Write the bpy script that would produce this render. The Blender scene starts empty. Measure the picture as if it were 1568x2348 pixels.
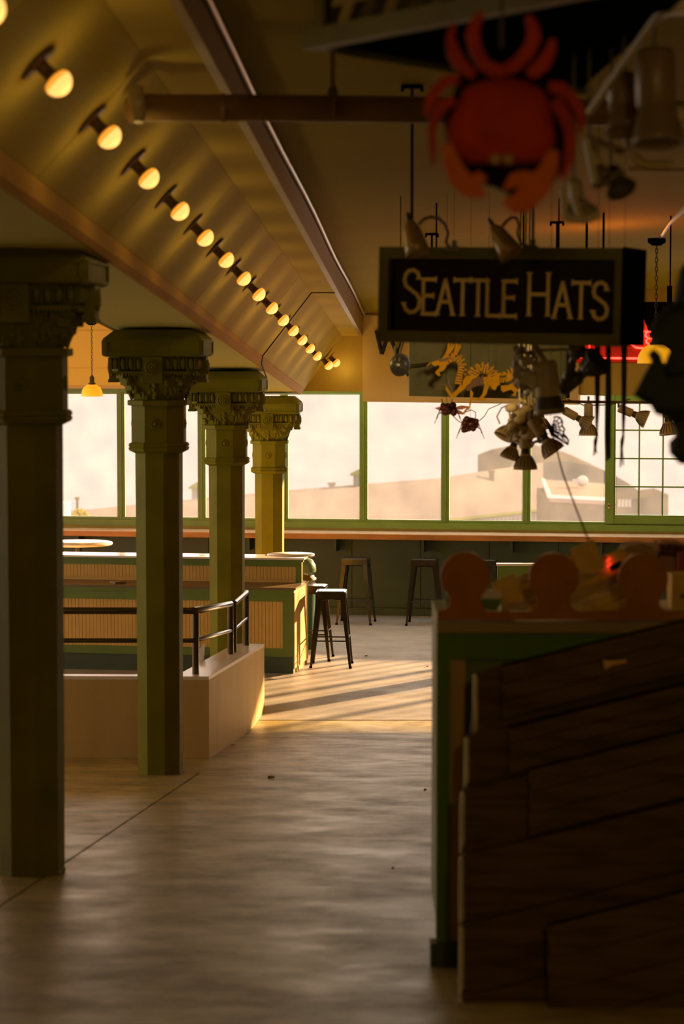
import bpy, bmesh, math, random
from mathutils import Vector, Matrix, Euler
random.seed(7)
sc = bpy.context.scene
col = bpy.context.collection
PI = math.pi

# ---------------------------------------------------------------- camera, world, sun, exposure
F = 5544.0                      # focal length in pixels of the 1568x2348 frame (85 mm on a 36 mm side)
TH = math.atan(373.0/F)         # pitch below the level
EYE = 3.18                      # eye above the far, level floor; the near floor climbs towards the camera
cam_d = bpy.data.cameras.new('camera'); cam = bpy.data.objects.new('camera', cam_d); col.objects.link(cam)
cam.location = (0, 0, EYE); cam.rotation_euler = (PI/2-TH, 0, 0)
cam_d.sensor_fit = 'VERTICAL'; cam_d.sensor_height = 36; cam_d.lens = F*36/2348
cam_d.clip_end = 8000; cam_d.clip_start = .1
cam_d.dof.use_dof = True; cam_d.dof.focus_distance = 23.0; cam_d.dof.aperture_fstop = 3.2
sc.camera = cam

w = bpy.data.worlds.new('hazy_sky'); sc.world = w; w.use_nodes = True
nt = w.node_tree; bg = nt.nodes['Background']
tc = nt.nodes.new('ShaderNodeTexCoord'); sx = nt.nodes.new('ShaderNodeSeparateXYZ'); cr = nt.nodes.new('ShaderNodeValToRGB')
nt.links.new(tc.outputs['Generated'], sx.inputs[0]); nt.links.new(sx.outputs['Z'], cr.inputs[0])
cr.color_ramp.elements[0].position = 0.0; cr.color_ramp.elements[0].color = (1, .88, .77, 1)
cr.color_ramp.elements[1].position = .6; cr.color_ramp.elements[1].color = (.62, .55, .46, 1)
nt.links.new(cr.outputs[0], bg.inputs[0]); bg.inputs[1].default_value = 4.3

sun_d = bpy.data.lights.new('sun', 'SUN'); sun = bpy.data.objects.new('sun', sun_d); col.objects.link(sun)
sd = Vector((.65, .76, math.tan(math.radians(14))))     # towards the low sun beyond the windows
sun.rotation_euler = sd.to_track_quat('Z', 'Y').to_euler(); sun_d.energy = 32.0; sun_d.color = (1, .60, .26); sun_d.angle = math.radians(1.2)

sc.view_settings.view_transform = 'Standard'; sc.view_settings.look = 'None'
sc.view_settings.exposure = 0.0; sc.view_settings.gamma = 1; sc.view_settings.use_curve_mapping = False
sc.cycles.max_bounces = 7; sc.cycles.diffuse_bounces = 4; sc.cycles.transparent_max_bounces = 16

# ---------------------------------------------------------------- helpers
def P(x, y, D):
    "point of the place at distance D (along Y) seen at pixel x, y of the photograph"
    u = (x-784)/F; v = (1174-y)/F
    d = Vector((u, math.cos(TH)+v*math.sin(TH), -math.sin(TH)+v*math.cos(TH)))
    return Vector((0, 0, EYE)) + d*(D/d.y)
def floor_z(Y): return max(0.0, .0815*(20.0-Y))

MATS = {}
def mat(name, c, rough=.6, metal=0, var=0, scale=6, bump=0, emit=None, es=0, c2=None, stretch=None, coat=0, bscale=None, dist=.01, spec=None):
    if name in MATS: return MATS[name]
    m = bpy.data.materials.new(name); m.use_nodes = True; n = m.node_tree; b = n.nodes['Principled BSDF']
    b.inputs['Base Color'].default_value = (*c, 1); b.inputs['Roughness'].default_value = rough; b.inputs['Metallic'].default_value = metal
    if spec is not None: b.inputs['Specular IOR Level'].default_value = spec
    if coat: b.inputs['Coat Weight'].default_value = coat; b.inputs['Coat Roughness'].default_value = .1
    if var or bump:
        g = n.nodes.new('ShaderNodeNewGeometry'); mp = n.nodes.new('ShaderNodeMapping'); n.links.new(g.outputs['Position'], mp.inputs[0])
        if stretch: mp.inputs['Scale'].default_value = stretch
        no = n.nodes.new('ShaderNodeTexNoise'); no.inputs['Scale'].default_value = scale; no.inputs['Detail'].default_value = 6
        n.links.new(mp.outputs[0], no.inputs[0])
        if var:
            r = n.nodes.new('ShaderNodeValToRGB'); k = c2 or tuple(x*(1-var) for x in c)
            r.color_ramp.elements[0].position = .35; r.color_ramp.elements[0].color = (*k, 1)
            r.color_ramp.elements[1].position = .65; r.color_ramp.elements[1].color = (*c, 1)
            n.links.new(no.outputs[0], r.inputs[0]); n.links.new(r.outputs[0], b.inputs['Base Color'])
        if bump:
            n2 = n.nodes.new('ShaderNodeTexNoise'); n2.inputs['Scale'].default_value = bscale or scale*3; n2.inputs['Detail'].default_value = 5
            n.links.new(mp.outputs[0], n2.inputs[0])
            bp = n.nodes.new('ShaderNodeBump'); bp.inputs['Strength'].default_value = bump; bp.inputs['Distance'].default_value = dist
            n.links.new(n2.outputs[0], bp.inputs['Height']); n.links.new(bp.outputs[0], b.inputs['Normal'])
    if emit: b.inputs['Emission Color'].default_value = (*emit, 1); b.inputs['Emission Strength'].default_value = es
    MATS[name] = m; return m

M_col = mat('column_paint', (.215, .205, .009), .6, spec=.10, var=.25, scale=3, bump=.25, bscale=40, dist=.004)
M_cream = mat('ceiling_paint', (.62, .45, .075), .8, spec=.08, var=.10, scale=1.2, bump=.15, bscale=25, dist=.004)
M_ceil = mat('main_ceiling_paint', (.38, .30, .022), .85, spec=.06, var=.10, scale=.8)
M_wall = mat('wall_paint', (.60, .42, .08), .7, spec=.15, var=.08, scale=1.5)
M_conc_wall = mat('low_wall_paint', (.62, .43, .15), .6, spec=.2, var=.12, scale=4, stretch=(1, 1, .2), bump=.1)
M_green = mat('green_trim_paint', (.12, .18, .018), .4, var=.15, scale=5)
M_dgreen = mat('dark_green_panel', (.045, .07, .028), .5, var=.25, scale=2)
M_bead = mat('beadboard_paint', (.60, .36, .07), .5, var=.06, scale=6)
M_bar = mat('bar_wood', (.42, .15, .03), .3, var=.35, scale=4, stretch=(.3, 3, 3))
M_white = mat('white_laminate', (.72, .66, .60), .22)
M_metal = mat('gunmetal', (.055, .05, .045), .2, metal=.8, var=.3, scale=12)
M_rail = mat('rail_pipe', (.10, .085, .06), .25, metal=.8)
M_black = mat('black_paint', (.006, .005, .003), .9, spec=0)
M_blackp = mat('sign_panel_black', (.008, .005, .002), .25, spec=.2, bump=.12, bscale=60, dist=.002, coat=.1)
M_brown = mat('crest_brown', (.42, .17, .02), .6, spec=.15, var=.15, scale=8)
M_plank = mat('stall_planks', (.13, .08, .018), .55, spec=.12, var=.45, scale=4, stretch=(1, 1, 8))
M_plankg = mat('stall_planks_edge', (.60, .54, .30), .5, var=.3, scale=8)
M_letter = mat('sign_letters', (.98, .80, .34), .5)
M_signg = mat('sign_frame_green', (.15, .15, .025), .5, var=.2, scale=8)
M_panelg = mat('sign_panel_green', (.20, .18, .035), .5, var=.35, scale=5)
M_red = mat('crab_red', (.38, .034, .005), .7, spec=.1, var=.35, scale=9)
M_redo = mat('crab_orange', (.50, .11, .010), .7, spec=.1, var=.2, scale=9)
M_drag = mat('dragon_yellow', (.85, .43, .008), .6, spec=.1, var=.15, scale=20)
M_dragd = mat('dragon_brown', (.20, .07, .012), .5, var=.3, scale=20)
M_fix = mat('fixture_paint', (.48, .40, .22), .4, var=.1, scale=10)
M_fixd = mat('fixture_dark', (.07, .055, .03), .4)
M_chrome = mat('chrome', (.6, .55, .45), .15, metal=1)
M_pipe = mat('pipe_paint', (.26, .15, .05), .45, var=.2, scale=6)
M_conduit = mat('conduit', (.45, .32, .17), .3, metal=.5)
M_wire = mat('wire_dark', (.03, .02, .01), .6)
M_bulb = mat('bulb_glass', (.2, .10, .02), .4, spec=.1, emit=(1, .36, .03), es=1.1)
M_bulb2 = mat('bulb_tip', (.25, .15, .05), .4, spec=.1, emit=(1, .52, .13), es=1.5)
M_socket = mat('socket_brown', (.13, .075, .03), .4)
M_shade = mat('amber_glass', (.8, .4, .05), .35, emit=(1, .42, .012), es=.75)
M_neon = mat('neon_red', (.6, .05, .02), .3, emit=(1, .05, .03), es=5.0)
M_neon2 = mat('neon_dull', (.5, .03, .01), .4, emit=(1, .03, .01), es=.75)
M_neonp = mat('neon_panel', (.30, .01, .004), .5, emit=(1, .01, .0), es=.07)
M_card = mat('cardboard', (.80, .56, .13), .7, spec=.15, var=.15, scale=10)
M_tplank = mat('table_planks', (.92, .74, .42), .5, var=.5, scale=7, stretch=(1, 1, 6))
M_blue = mat('letter_blue', (.012, .02, .045), .5)
M_insect = mat('insect_copper', (.20, .07, .05), .35, metal=.6)
M_string = mat('red_string', (.14, .006, .006), .9, spec=0)
M_strap = mat('strap_dark', (.035, .04, .015), .6, var=.5, scale=30)
M_leaf = mat('hanging_green', (.010, .022, .008), .7, var=.4, scale=6)
M_bin = mat('bin_green', (.03, .10, .06), .35)
M_floorbase = mat('floor_joint', (.03, .015, .01), .9)
M_dry = mat('dry_leaf', (.14, .05, .015), .7)

def concrete(name, c, c2, rough):
    m = bpy.data.materials.new(name); m.use_nodes = True; n = m.node_tree; b = n.nodes['Principled BSDF']
    g = n.nodes.new('ShaderNodeNewGeometry'); mp = n.nodes.new('ShaderNodeMapping'); n.links.new(g.outputs['Position'], mp.inputs[0])
    mp.inputs['Scale'].default_value = (.9, 1.0, 1)
    a = n.nodes.new('ShaderNodeTexNoise'); a.inputs['Scale'].default_value = 2.6; a.inputs['Detail'].default_value = 9; a.inputs['Roughness'].default_value = .68
    n.links.new(mp.outputs[0], a.inputs[0])
    r = n.nodes.new('ShaderNodeValToRGB'); r.color_ramp.elements[0].position = .36; r.color_ramp.elements[0].color = (*c2, 1)
    r.color_ramp.elements[1].position = .62; r.color_ramp.elements[1].color = (*c, 1)
    n.links.new(a.outputs[0], r.inputs[0]); n.links.new(r.outputs[0], b.inputs['Base Color'])
    mr = n.nodes.new('ShaderNodeMapRange'); mr.inputs[1].default_value = .3; mr.inputs[2].default_value = .7
    mr.inputs[3].default_value = rough+.16; mr.inputs[4].default_value = rough-.06
    n.links.new(a.outputs[0], mr.inputs[0]); n.links.new(mr.outputs[0], b.inputs['Roughness'])
    f = n.nodes.new('ShaderNodeTexNoise'); f.inputs['Scale'].default_value = 9; f.inputs['Detail'].default_value = 8
    mp2 = n.nodes.new('ShaderNodeMapping'); mp2.inputs['Scale'].default_value = (.5, 1.6, 1); n.links.new(g.outputs['Position'], mp2.inputs[0])
    n.links.new(mp2.outputs[0], f.inputs[0])
    bp = n.nodes.new('ShaderNodeBump'); bp.inputs['Strength'].default_value = .35; bp.inputs['Distance'].default_value = .012
    n.links.new(f.outputs[0], bp.inputs['Height']); n.links.new(bp.outputs[0], b.inputs['Normal'])
    return m
M_floor = concrete('concrete_near', (.52, .43, .15), (.26, .21, .065), .38)
M_floor2 = concrete('concrete_far', (.36, .34, .31), (.27, .25, .225), .46)

def glass_mat():
    m = bpy.data.materials.new('window_glass'); m.use_nodes = True; n = m.node_tree
    for x in list(n.nodes):
        if x.type != 'OUTPUT_MATERIAL': n.nodes.remove(x)
    out = [x for x in n.nodes if x.type == 'OUTPUT_MATERIAL'][0]
    t = n.nodes.new('ShaderNodeBsdfTransparent'); t.inputs[0].default_value = (.97, .96, .96, 1)
    g = n.nodes.new('ShaderNodeBsdfGlossy'); g.inputs['Roughness'].default_value = .03; g.inputs[0].default_value = (.9, .9, .9, 1)
    d = n.nodes.new('ShaderNodeBsdfTranslucent'); d.inputs[0].default_value = (1, .93, .86, 1)
    mx = n.nodes.new('ShaderNodeMixShader'); fr = n.nodes.new('ShaderNodeFresnel'); fr.inputs[0].default_value = 1.12
    n.links.new(fr.outputs[0], mx.inputs[0]); n.links.new(t.outputs[0], mx.inputs[1]); n.links.new(g.outputs[0], mx.inputs[2])
    m2 = n.nodes.new('ShaderNodeMixShader'); ge = n.nodes.new('ShaderNodeNewGeometry'); no = n.nodes.new('ShaderNodeTexNoise'); no.inputs['Scale'].default_value = 3; no.inputs['Detail'].default_value = 8
    n.links.new(ge.outputs['Position'], no.inputs[0]); mr = n.nodes.new('ShaderNodeMapRange'); mr.inputs[1].default_value = .3; mr.inputs[2].default_value = .8; mr.inputs[3].default_value = .012; mr.inputs[4].default_value = .03
    n.links.new(no.outputs[0], mr.inputs[0]); n.links.new(mr.outputs[0], m2.inputs[0]); n.links.new(mx.outputs[0], m2.inputs[1]); n.links.new(d.outputs[0], m2.inputs[2])
    n.links.new(m2.outputs[0], out.inputs[0]); return m
M_glass = glass_mat()

class MB:
    "collects shapes (in world coordinates, or in the frame m) and links them as ONE mesh object"
    def __init__(s, m=None): s.v = []; s.f = []; s.sm = []; s.m = m
    def add(s, vs, fs, smooth=False):
        o = len(s.v); s.v += [(s.m @ Vector(v)) if s.m else Vector(v) for v in vs]
        s.f += [[i+o for i in f] for f in fs]; s.sm += [smooth]*len(fs); return s
    def box(s, c, d, r=None, bev=0):
        R = r or Matrix.Identity(3); c = Vector(c)
        if isinstance(R, tuple): R = Euler(R).to_matrix()
        x, y, z = [q/2 for q in d]
        vs = [c + R @ Vector((a*x, b*y, e*z)) for a in (-1, 1) for b in (-1, 1) for e in (-1, 1)]
        return s.add(vs, [(0, 1, 3, 2), (4, 6, 7, 5), (0, 4, 5, 1), (2, 3, 7, 6), (0, 2, 6, 4), (1, 5, 7, 3)])
    def hexa(s, a, b):
        "solid between two polygons with the same number of corners"
        n = len(a); vs = list(a)+list(b)
        fs = [list(range(n))[::-1], list(range(n, 2*n))]+[(i, (i+1) % n, n+(i+1) % n, n+i) for i in range(n)]
        return s.add(vs, fs)
    def tube(s, pts, r, k=8, cap=True):
        pts = [Vector(p) for p in pts]; n = len(pts); rs = r if isinstance(r, (list, tuple)) else [r]*n
        vs = []; prev = None
        for i, p in enumerate(pts):
            t = (pts[min(i+1, n-1)]-pts[max(i-1, 0)]).normalized()
            if prev is None: a = t.orthogonal().normalized()
            else: a = (prev - t*prev.dot(t)); a = a.normalized() if a.length > 1e-6 else t.orthogonal().normalized()
            prev = a; b = t.cross(a)
            vs += [p+(a*math.cos(2*PI*j/k)+b*math.sin(2*PI*j/k))*rs[i] for j in range(k)]
        fs = [(i*k+j, i*k+(j+1) % k, (i+1)*k+(j+1) % k, (i+1)*k+j) for i in range(n-1) for j in range(k)]
        s.add(vs, fs, k > 4)
        if cap: s.add(vs[:k], [list(range(k))[::-1]]); s.add(vs[-k:], [list(range(k))])
        return s
    def lathe(s, prof, k=16, c=(0, 0, 0), R=None, smooth=True, rot=0, close=True):
        R = R or Matrix.Identity(3); c = Vector(c); vs = []
        for r, z in prof: vs += [c + R @ Vector((r*math.cos(2*PI*j/k+rot), r*math.sin(2*PI*j/k+rot), z)) for j in range(k)]
        fs = [(i*k+j, i*k+(j+1) % k, (i+1)*k+(j+1) % k, (i+1)*k+j) for i in range(len(prof)-1) for j in range(k)]
        s.add(vs, fs, smooth)
        if close: s.add(vs[:k], [list(range(k))[::-1]]); s.add(vs[-k:], [list(range(k))])
        return s
    def ball(s, c, r, k=10, sc=(1, 1, 1)):
        c = Vector(c); n = k//2+1
        prof = [(max(1e-4, math.sin(PI*i/n))*r, -math.cos(PI*i/n)*r) for i in range(n+1)]
        vs = []
        for q, z in prof: vs += [c+Vector((q*math.cos(2*PI*j/k)*sc[0], q*math.sin(2*PI*j/k)*sc[1], z*sc[2])) for j in range(k)]
        return s.add(vs, [(i*k+j, i*k+(j+1) % k, (i+1)*k+(j+1) % k, (i+1)*k+j) for i in range(n) for j in range(k)], True)
    def pix(s, poly, D, th):
        "flat board cut to an outline, at distance D, th thick"
        a = [P(x, y, D) for x, y in poly]; b = [p+Vector((0, th, 0)) for p in a]
        return s.hexa(a, b)
    def build(s, name, m, parent=None, kind=None, **tags):
        me = bpy.data.meshes.new(name)
        if parent is not None: loc = WORLD[parent.name]
        else:
            xs = [v.x for v in s.v]; ys = [v.y for v in s.v]; zs = [v.z for v in s.v]
            loc = Vector(((min(xs)+max(xs))/2, (min(ys)+max(ys))/2, min(zs)))
        me.from_pydata([v-loc for v in s.v], [], s.f); me.update()
        bm = bmesh.new(); bm.from_mesh(me); bmesh.ops.recalc_face_normals(bm, faces=bm.faces); bm.to_mesh(me); bm.free()
        for p, q in zip(me.polygons, s.sm): p.use_smooth = q
        me.materials.append(m); o = bpy.data.objects.new(name, me); col.objects.link(o)
        if parent is not None: o.parent = parent; WORLD[o.name] = loc
        else: o.location = loc; WORLD[o.name] = loc
        if kind: o['kind'] = kind
        for a, b in tags.items():
            if b: o[{'cat': 'category'}.get(a, a)] = b
        return o
WORLD = {}
def thing(name, label, cat, loc, group=None):
    o = bpy.data.objects.new(name, None); col.objects.link(o); o.location = loc; o.empty_display_size = .1
    WORLD[o.name] = Vector(loc); o['label'] = label; o['category'] = cat
    if group: o['group'] = group
    return o
def copy_tree(o, loc, label=None, rz=None):
    def rec(s, par):
        c = s.copy(); col.objects.link(c); c.parent = par
        for ch in s.children: rec(ch, c)
        return c
    c = rec(o, None); c.location = loc; WORLD[c.name] = Vector(loc)
    if label: c['label'] = label
    if rz is not None: c.rotation_euler.z = rz
    return c
def struct(name, mb, m, parent=None): return mb.build(name, m, parent, kind=None if parent else 'structure')
def point_light(name, loc, e, c, r=.03, parent=None):
    d = bpy.data.lights.new(name, 'POINT'); d.energy = e; d.color = c; d.shadow_soft_size = r
    o = bpy.data.objects.new(name, d); col.objects.link(o)
    if parent is not None: o.parent = parent; o.location = Vector(loc)-WORLD[parent.name]
    else: o.location = loc
    return o

# frame of the window wall and the bar: it stands about 9 degrees off square
PSI = math.atan(.155); E = Vector((math.cos(PSI), -math.sin(PSI), 0)); N = Vector((-math.sin(PSI), -math.cos(PSI), 0))
WA = Vector((.604, 28.85, 0))
def W(s, t, z): return WA+E*s+N*t+Vector((0, 0, z))
def s_of(x, y=1050, A=WA):
    q = P(x, y, 1.0); k = q.x
    return (k*A.y-A.x)/(E.x-k*E.y)
RW = Matrix(((E.x, -N.x, 0), (E.y, -N.y, 0), (0, 0, 1)))     # local x along the wall, y away from camera, z up
def wbox(mb, s0, s1, t0, t1, z0, z1, A=WA):
    c = A+E*((s0+s1)/2)+N*((t0+t1)/2)+Vector((0, 0, (z0+z1)/2))
    return mb.box(c, (abs(s1-s0), abs(t1-t0), abs(z1-z0)), RW)
def arc(off, zr, D): return Vector((off+.0447*D, D, EYE-.062*D+zr))

def hang(t, x, y, D, r=.0012, m=None):
    "thin wire from a thing straight up to the ceiling"
    p = P(x, y, D); q = MB(); q.tube([p, (p.x, p.y, ceil_z(p.x, p.y)-.002)], r, 5); q.build('hanging_wire', m or M_wire, t)
# ---------------------------------------------------------------- floor
mb = MB()
xs0, xs1 = -9, 9.5
def fquad(mb, pts, top=0.0, th=.05):
    a = [Vector((x, y, floor_z(y)+top)) for x, y in pts]; return mb.hexa([p-Vector((0, 0, th)) for p in a], a)
fl = MB()
fquad(fl, [(xs0, -2.4), (xs1, -2.4), (xs1, 20), (xs0, 20)], -.012, .1); fquad(fl, [(xs0, 20), (xs1, 20), (xs1, 31), (xs0, 31)], -.012, .1)
floor = fl.build('floor', M_floorbase, kind='structure')
# joint running along the columns
ja = P(140, 1962, 1); jb = P(350, 1800, 1)
def jx(Y): return -1.30+(Y-12.3)*(.31/3.8)
g = .007
for pts, m in (([(xs0, -2.4), (jx(-2.4)-g, -2.4), (jx(16.3)-g, 16.3), (xs0, 16.3)], M_floor), ([(jx(-2.4)+g, -2.4), (xs1, -2.4), (xs1, 16.3), (jx(16.3)+g, 16.3)], M_floor),
               ([(xs0, 16.3), (xs1, 16.3), (xs1, 20), (xs0, 20)], M_floor), ([(xs0, 20), (xs1, 20), (xs1, 20.56), (xs0, 20.62)], M_floor), ([(xs0, 20.66), (xs1, 20.60), (xs1, 31), (xs0, 31)], M_floor2)):
    s_ = MB(); fquad(s_, pts, 0, .01); s_.build('slab', m, floor)

# ---------------------------------------------------------------- windows wall
ZS, ZT = 1.135, 2.655           # glass bottom and top
mull = [-6.9]+[s_of(x) for x in (95, 278, 463, 652, 834, 1021, 1208)]+[s_of(1397)]
mull = [mull[1]-.955*k for k in range(6, 0, -1)]+mull[1:]
last = mull[-1]
wl = MB()
wbox(wl, -9.5, 9.5, -.12, 0, 0, ZS-.09); wbox(wl, -9.5, 9.5, -.12, 0, ZT+.05, 5.2)
wall_far = struct('wall_far', wl, M_wall)
# wainscot below the bar
wp = MB(); wbox(wp, -9.5, 9.5, .0, .015, 0, 1.0); wc = struct('trim_1', wp, M_dgreen)
s_seams = [s_of(x, 1330)for x in (150, 330, 480, 650, 808, 965, 1122, 1280, 1440, 1600)]
for a, b in zip(s_seams[:-1], s_seams[1:]):
    q = MB(); wbox(q, a+.006, b-.006, .015, .03, .10, .96); q.build('panel', M_dgreen, wc)
q = MB(); wbox(q, -9.5, 9.5, .03, .05, 0, .085); struct('baseboard_far', q, M_dgreen)
# sill rail and head rail
q = MB(); wbox(q, -9.5, 9.5, .0, .06, ZS-.09, ZS-.02); wbox(q, -9.5, 9.5, -.03, .03, ZS-.02, ZS); q2 = struct('trim_2', q, M_green)
q = MB(); wbox(q, -9.5, 9.5, -.02, .02, ZT, ZT+.05); struct('trim_3', q, M_green)
q = MB(); wbox(q, -9.5, mull[9], .0, .04, ZT+.05, ZT+.09); struct('trim_4', q, mat('trim_ochre', (.5, .3, .07), .5))
k = 1
allm = mull[:]
for i in range(len(allm)-1):
    a, b = allm[i], allm[i+1]
    f = MB(); wbox(f, a-.036, a+.036, -.05, .03, ZS, ZT); wbox(f, a-.012, a+.012, .03, .045, ZS, ZT)
    fo = f.build('window_%d' % k, M_green, kind='structure')
    p = MB(); wbox(p, a+.036, b-.036, -.012, -.006, ZS, ZT); p.build('pane', M_glass, fo)
    l = MB()
    for z0, z1 in ((ZS, ZS+.015), (ZT-.015, ZT)): wbox(l, a+.036, b-.036, -.02, .02, z0, z1)
    for s0 in (a+.036, b-.048): wbox(l, s0, s0+.012, -.02, .02, ZS, ZT)
    l.build('glazing_bead', mat('bead_green', (.16, .24, .06), .35), fo); k += 1
# multi-pane sashes at the right, going on beyond the frame
a0 = last
for wn in range(4):
    a = a0+wn*1.495; b = a+1.495
    f = MB(); wbox(f, a-.04, a+.055, -.05, .06, ZS, ZT+.05); wbox(f, a+.055, b-.04, -.03, .05, ZS, ZS+.10); wbox(f, a+.055, b-.04, -.03, .05, ZT-.09, ZT)
    wbox(f, a+.055, a+.075, -.03, .03, ZS+.1, ZT-.09)
    fo = f.build('window_%d' % k, M_green, kind='structure'); k += 1
    x0 = a+.075; x1 = b-.04; z0 = ZS+.10; z1 = ZT-.09; nx, nz = 5, 4
    x0 = a+.075
    pw = (x1-x0)/nx; ph = (z1-z0)/nz
    mu = MB()
    for j in range(1, nx): wbox(mu, x0+j*pw-.009, x0+j*pw+.009, -.02, .02, z0, z1)
    for j in range(1, nz): wbox(mu, x0, x1, -.019, .019, z0+j*ph-.009, z0+j*ph+.009)
    mu.build('muntin', M_green, fo)
    for ix in range(nx):
        for iz in range(nz):
            p = MB(); wbox(p, x0+ix*pw+.009, x0+(ix+1)*pw-.009, -.008, -.003, z0+iz*ph+.009, z0+(iz+1)*ph-.009); p.build('pane', M_glass, fo)
q = MB(); wbox(q, last-.012, last+.012, .062, .066, 1.31, 1.37); o = q.build('warning_sticker', mat('sticker', (.45, .25, .12), .5), label='small tan warning sticker on the green window post', cat='sticker')
q = MB(); wbox(q, last-.008, last+.008, .066, .067, 1.335, 1.355); q.build('print', M_black, o)

# cross wall closing the arcade ceiling in front of the windows, with painted letters on its right part
HA = Vector((.216, 26.35, 0))
hs0, hs1 = 0.0, s_of(1326, 820, HA)
def on_wall(A, x, y): s_ = s_of(x, y, A); p = A+E*s_; return Vector((p.x, p.y, P(x, y, p.y).z))
def hprism(name, pts, th, back, m=M_wall):
    q = MB(); a = [on_wall(HA+N*th, x, y) for x, y in pts]; q.hexa(a, [p-N*(th+back) for p in a]); return struct(name, q, m)
hprism('trim_14', [(690, 897), (831, 898), (831, 690), (690, 690)], .0, .35)
hb = hprism('trim_5', [(831, 921), (1326, 928), (1326, 640), (831, 640)], .03, .35, mat('board_tan', (.80, .62, .26), .7, spec=.15))
hprism('trim_15', [(1326, 905), (1900, 914), (1900, 560), (1326, 600)], .0, .35)
def hz(y, D=28.2): return P(800, y, D).z
def stroke(mb, A, pts, wd, th, t=0):
    "flat brush stroke on a wall-parallel plane: pts in photo pixels"
    for (x0, y0), (x1, y1) in zip(pts[:-1], pts[1:]):
        s0 = s_of(x0, y0, A); s1 = s_of(x1, y1, A); p0 = A+E*s0+Vector((0, 0, P(x0, y0, (A+E*s0).y).z)); p1 = A+E*s1+Vector((0, 0, P(x1, y1, (A+E*s1).y).z))
        mb.tube([p0+N*t, p1+N*t], wd, 6)
q = MB(); stroke(q, HA, [(864, 758), (876, 812), (892, 762), (912, 815), (934, 750)], .022, .01, .035)
stroke(q, HA, [(938, 862), (932, 850)], .02, .01, .035)
q.build('painted_letters', M_blue, hb)
q = MB()
stroke(q, HA, [(832, 722), (905, 725)], .014, .01, .045); q.build('rail', M_fix, hb)

# upper green board over the right-hand sashes
q = MB(); wbox(q, s_of(1372, 915), 9.4, .0, .05, ZT-.02, hz(903, 28)); struct('trim_6', q, M_green)

# bar along the windows
q = MB(); wbox(q, -9.5, 9.5, .0, .5, .945, 1.007); bar = q.build('window_bar', M_bar, label='long orange-brown wooden bar shelf running under the windows', cat='bar counter')
q = MB(); wbox(q, -9.5, 9.5, .012, .488, 1.007, 1.012); q.build('bar_top', mat('bar_top', (.80, .62, .46), .14, var=.2, scale=3), bar, label='glossy top, its white sheen put into the pale colour')  # top colour lightened to imitate the white sheen on the bar
for s_ in [-8+i*1.05 for i in range(16)]:
    q = MB(); wbox(q, s_-.015, s_+.015, .0, .3, .78, .945); q.build('bracket', M_dgreen, bar)

# ---------------------------------------------------------------- beam, cove and ceilings over the arcade
Dn, Df = -2.0, 26.5
near = {'E0': (-2.27, 1.135), 'E1': (-1.60, 1.12), 'E2': (-1.60, 1.262), 'E3': (-1.18, 1.67), 'E4': (-.947, 1.67), 'E5': (-.947, 1.82)}
far = {'E0': (-2.29, 1.148), 'E1': (-1.635, 1.148), 'E2': (-1.589, 1.206), 'E3': (-1.18, 1.78), 'E4': (-.995, 1.78), 'E5': (-.98, 2.02)}
def ed(k, D):
    t = (D-3)/(26.5-3); a, b = near[k], far[k]; p0 = arc(a[0], a[1], 3); p1 = arc(b[0], b[1], 26.5); return p0.lerp(p1, t)
def strip(mb, ks, D0, D1, n, thick=Vector((0, 0, .03)), wob=0):
    for i in range(n):
        da = D0+(D1-D0)*i/n; db = D0+(D1-D0)*(i+1)/n
        for ka, kb in zip(ks[:-1], ks[1:]):
            a = [ed(ka, da), ed(ka, db), ed(kb, db), ed(kb, da)]; mb.add(a+[p+thick for p in a], [(0, 1, 2, 3), (4, 7, 6, 5), (0, 4, 5, 1), (2, 6, 7, 3), (0, 3, 7, 4), (1, 5, 6, 2)])
q = MB()
strip(q, ['E0', 'E1'], Dn, Df, 1, Vector((0, 0, .06)))
struct('trim_7', q, mat('soffit_lit_cream', (.66, .58, .15), .8, spec=.08))  # cream made paler and greener for the light falling on the soffit
q = MB(); strip(q, ['E1', 'E2'], Dn, Df, 1, Vector((-.02, 0, 0))); struct('trim_8', q, mat('fascia_lit_orange', (.56, .30, .05), .8, spec=.08))  # orange light on the fascia is put into its paint colour
# cove faces: broad boards with fine seams
cove = MB(); strip(cove, ['E2', 'E3'], Dn, Df, 1, Vector((-.04, 0, .04))); cove_o = struct('trim_9', cove, M_cream)
ds = [Dn+1.9*i for i in range(17)]
for a_, b_ in zip(ds[:-1], ds[1:]):
    b_ = min(b_, Df)
    if a_ >= Df: break
    q = MB(); strip(q, ['E2', 'E3'], a_+.006, b_-.006, 1, Vector((.003, 0, -.003))); q.build('panel', M_cream, cove_o)
q = MB(); strip(q, ['E3', 'E4'], Dn, Df, 1, Vector((0, 0, .03))); struct('trim_10', q, M_cream)
q = MB(); strip(q, ['E4', 'E5'], Dn, Df, 1, Vector((.04, 0, 0)));  struct('trim_11', q, mat('fascia_brown', (.34, .19, .06), .5))
# beam's left cheek
q = MB(); a = [ed('E0', Dn), ed('E0', Df)]; q.add([a[0], a[1], a[1]+Vector((0, 0, 1.2)), a[0]+Vector((0, 0, .6)), a[0]+Vector((.04, 0, 0)), a[1]+Vector((.04, 0, 0)), a[1]+Vector((.04, 0, 1.2)), a[0]+Vector((.04, 0, .6))],
    [(0, 1, 2, 3), (4, 7, 6, 5), (0, 4, 5, 1), (2, 6, 7, 3), (0, 3, 7, 4), (1, 5, 6, 2)]); struct('trim_12', q, M_cream)

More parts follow.
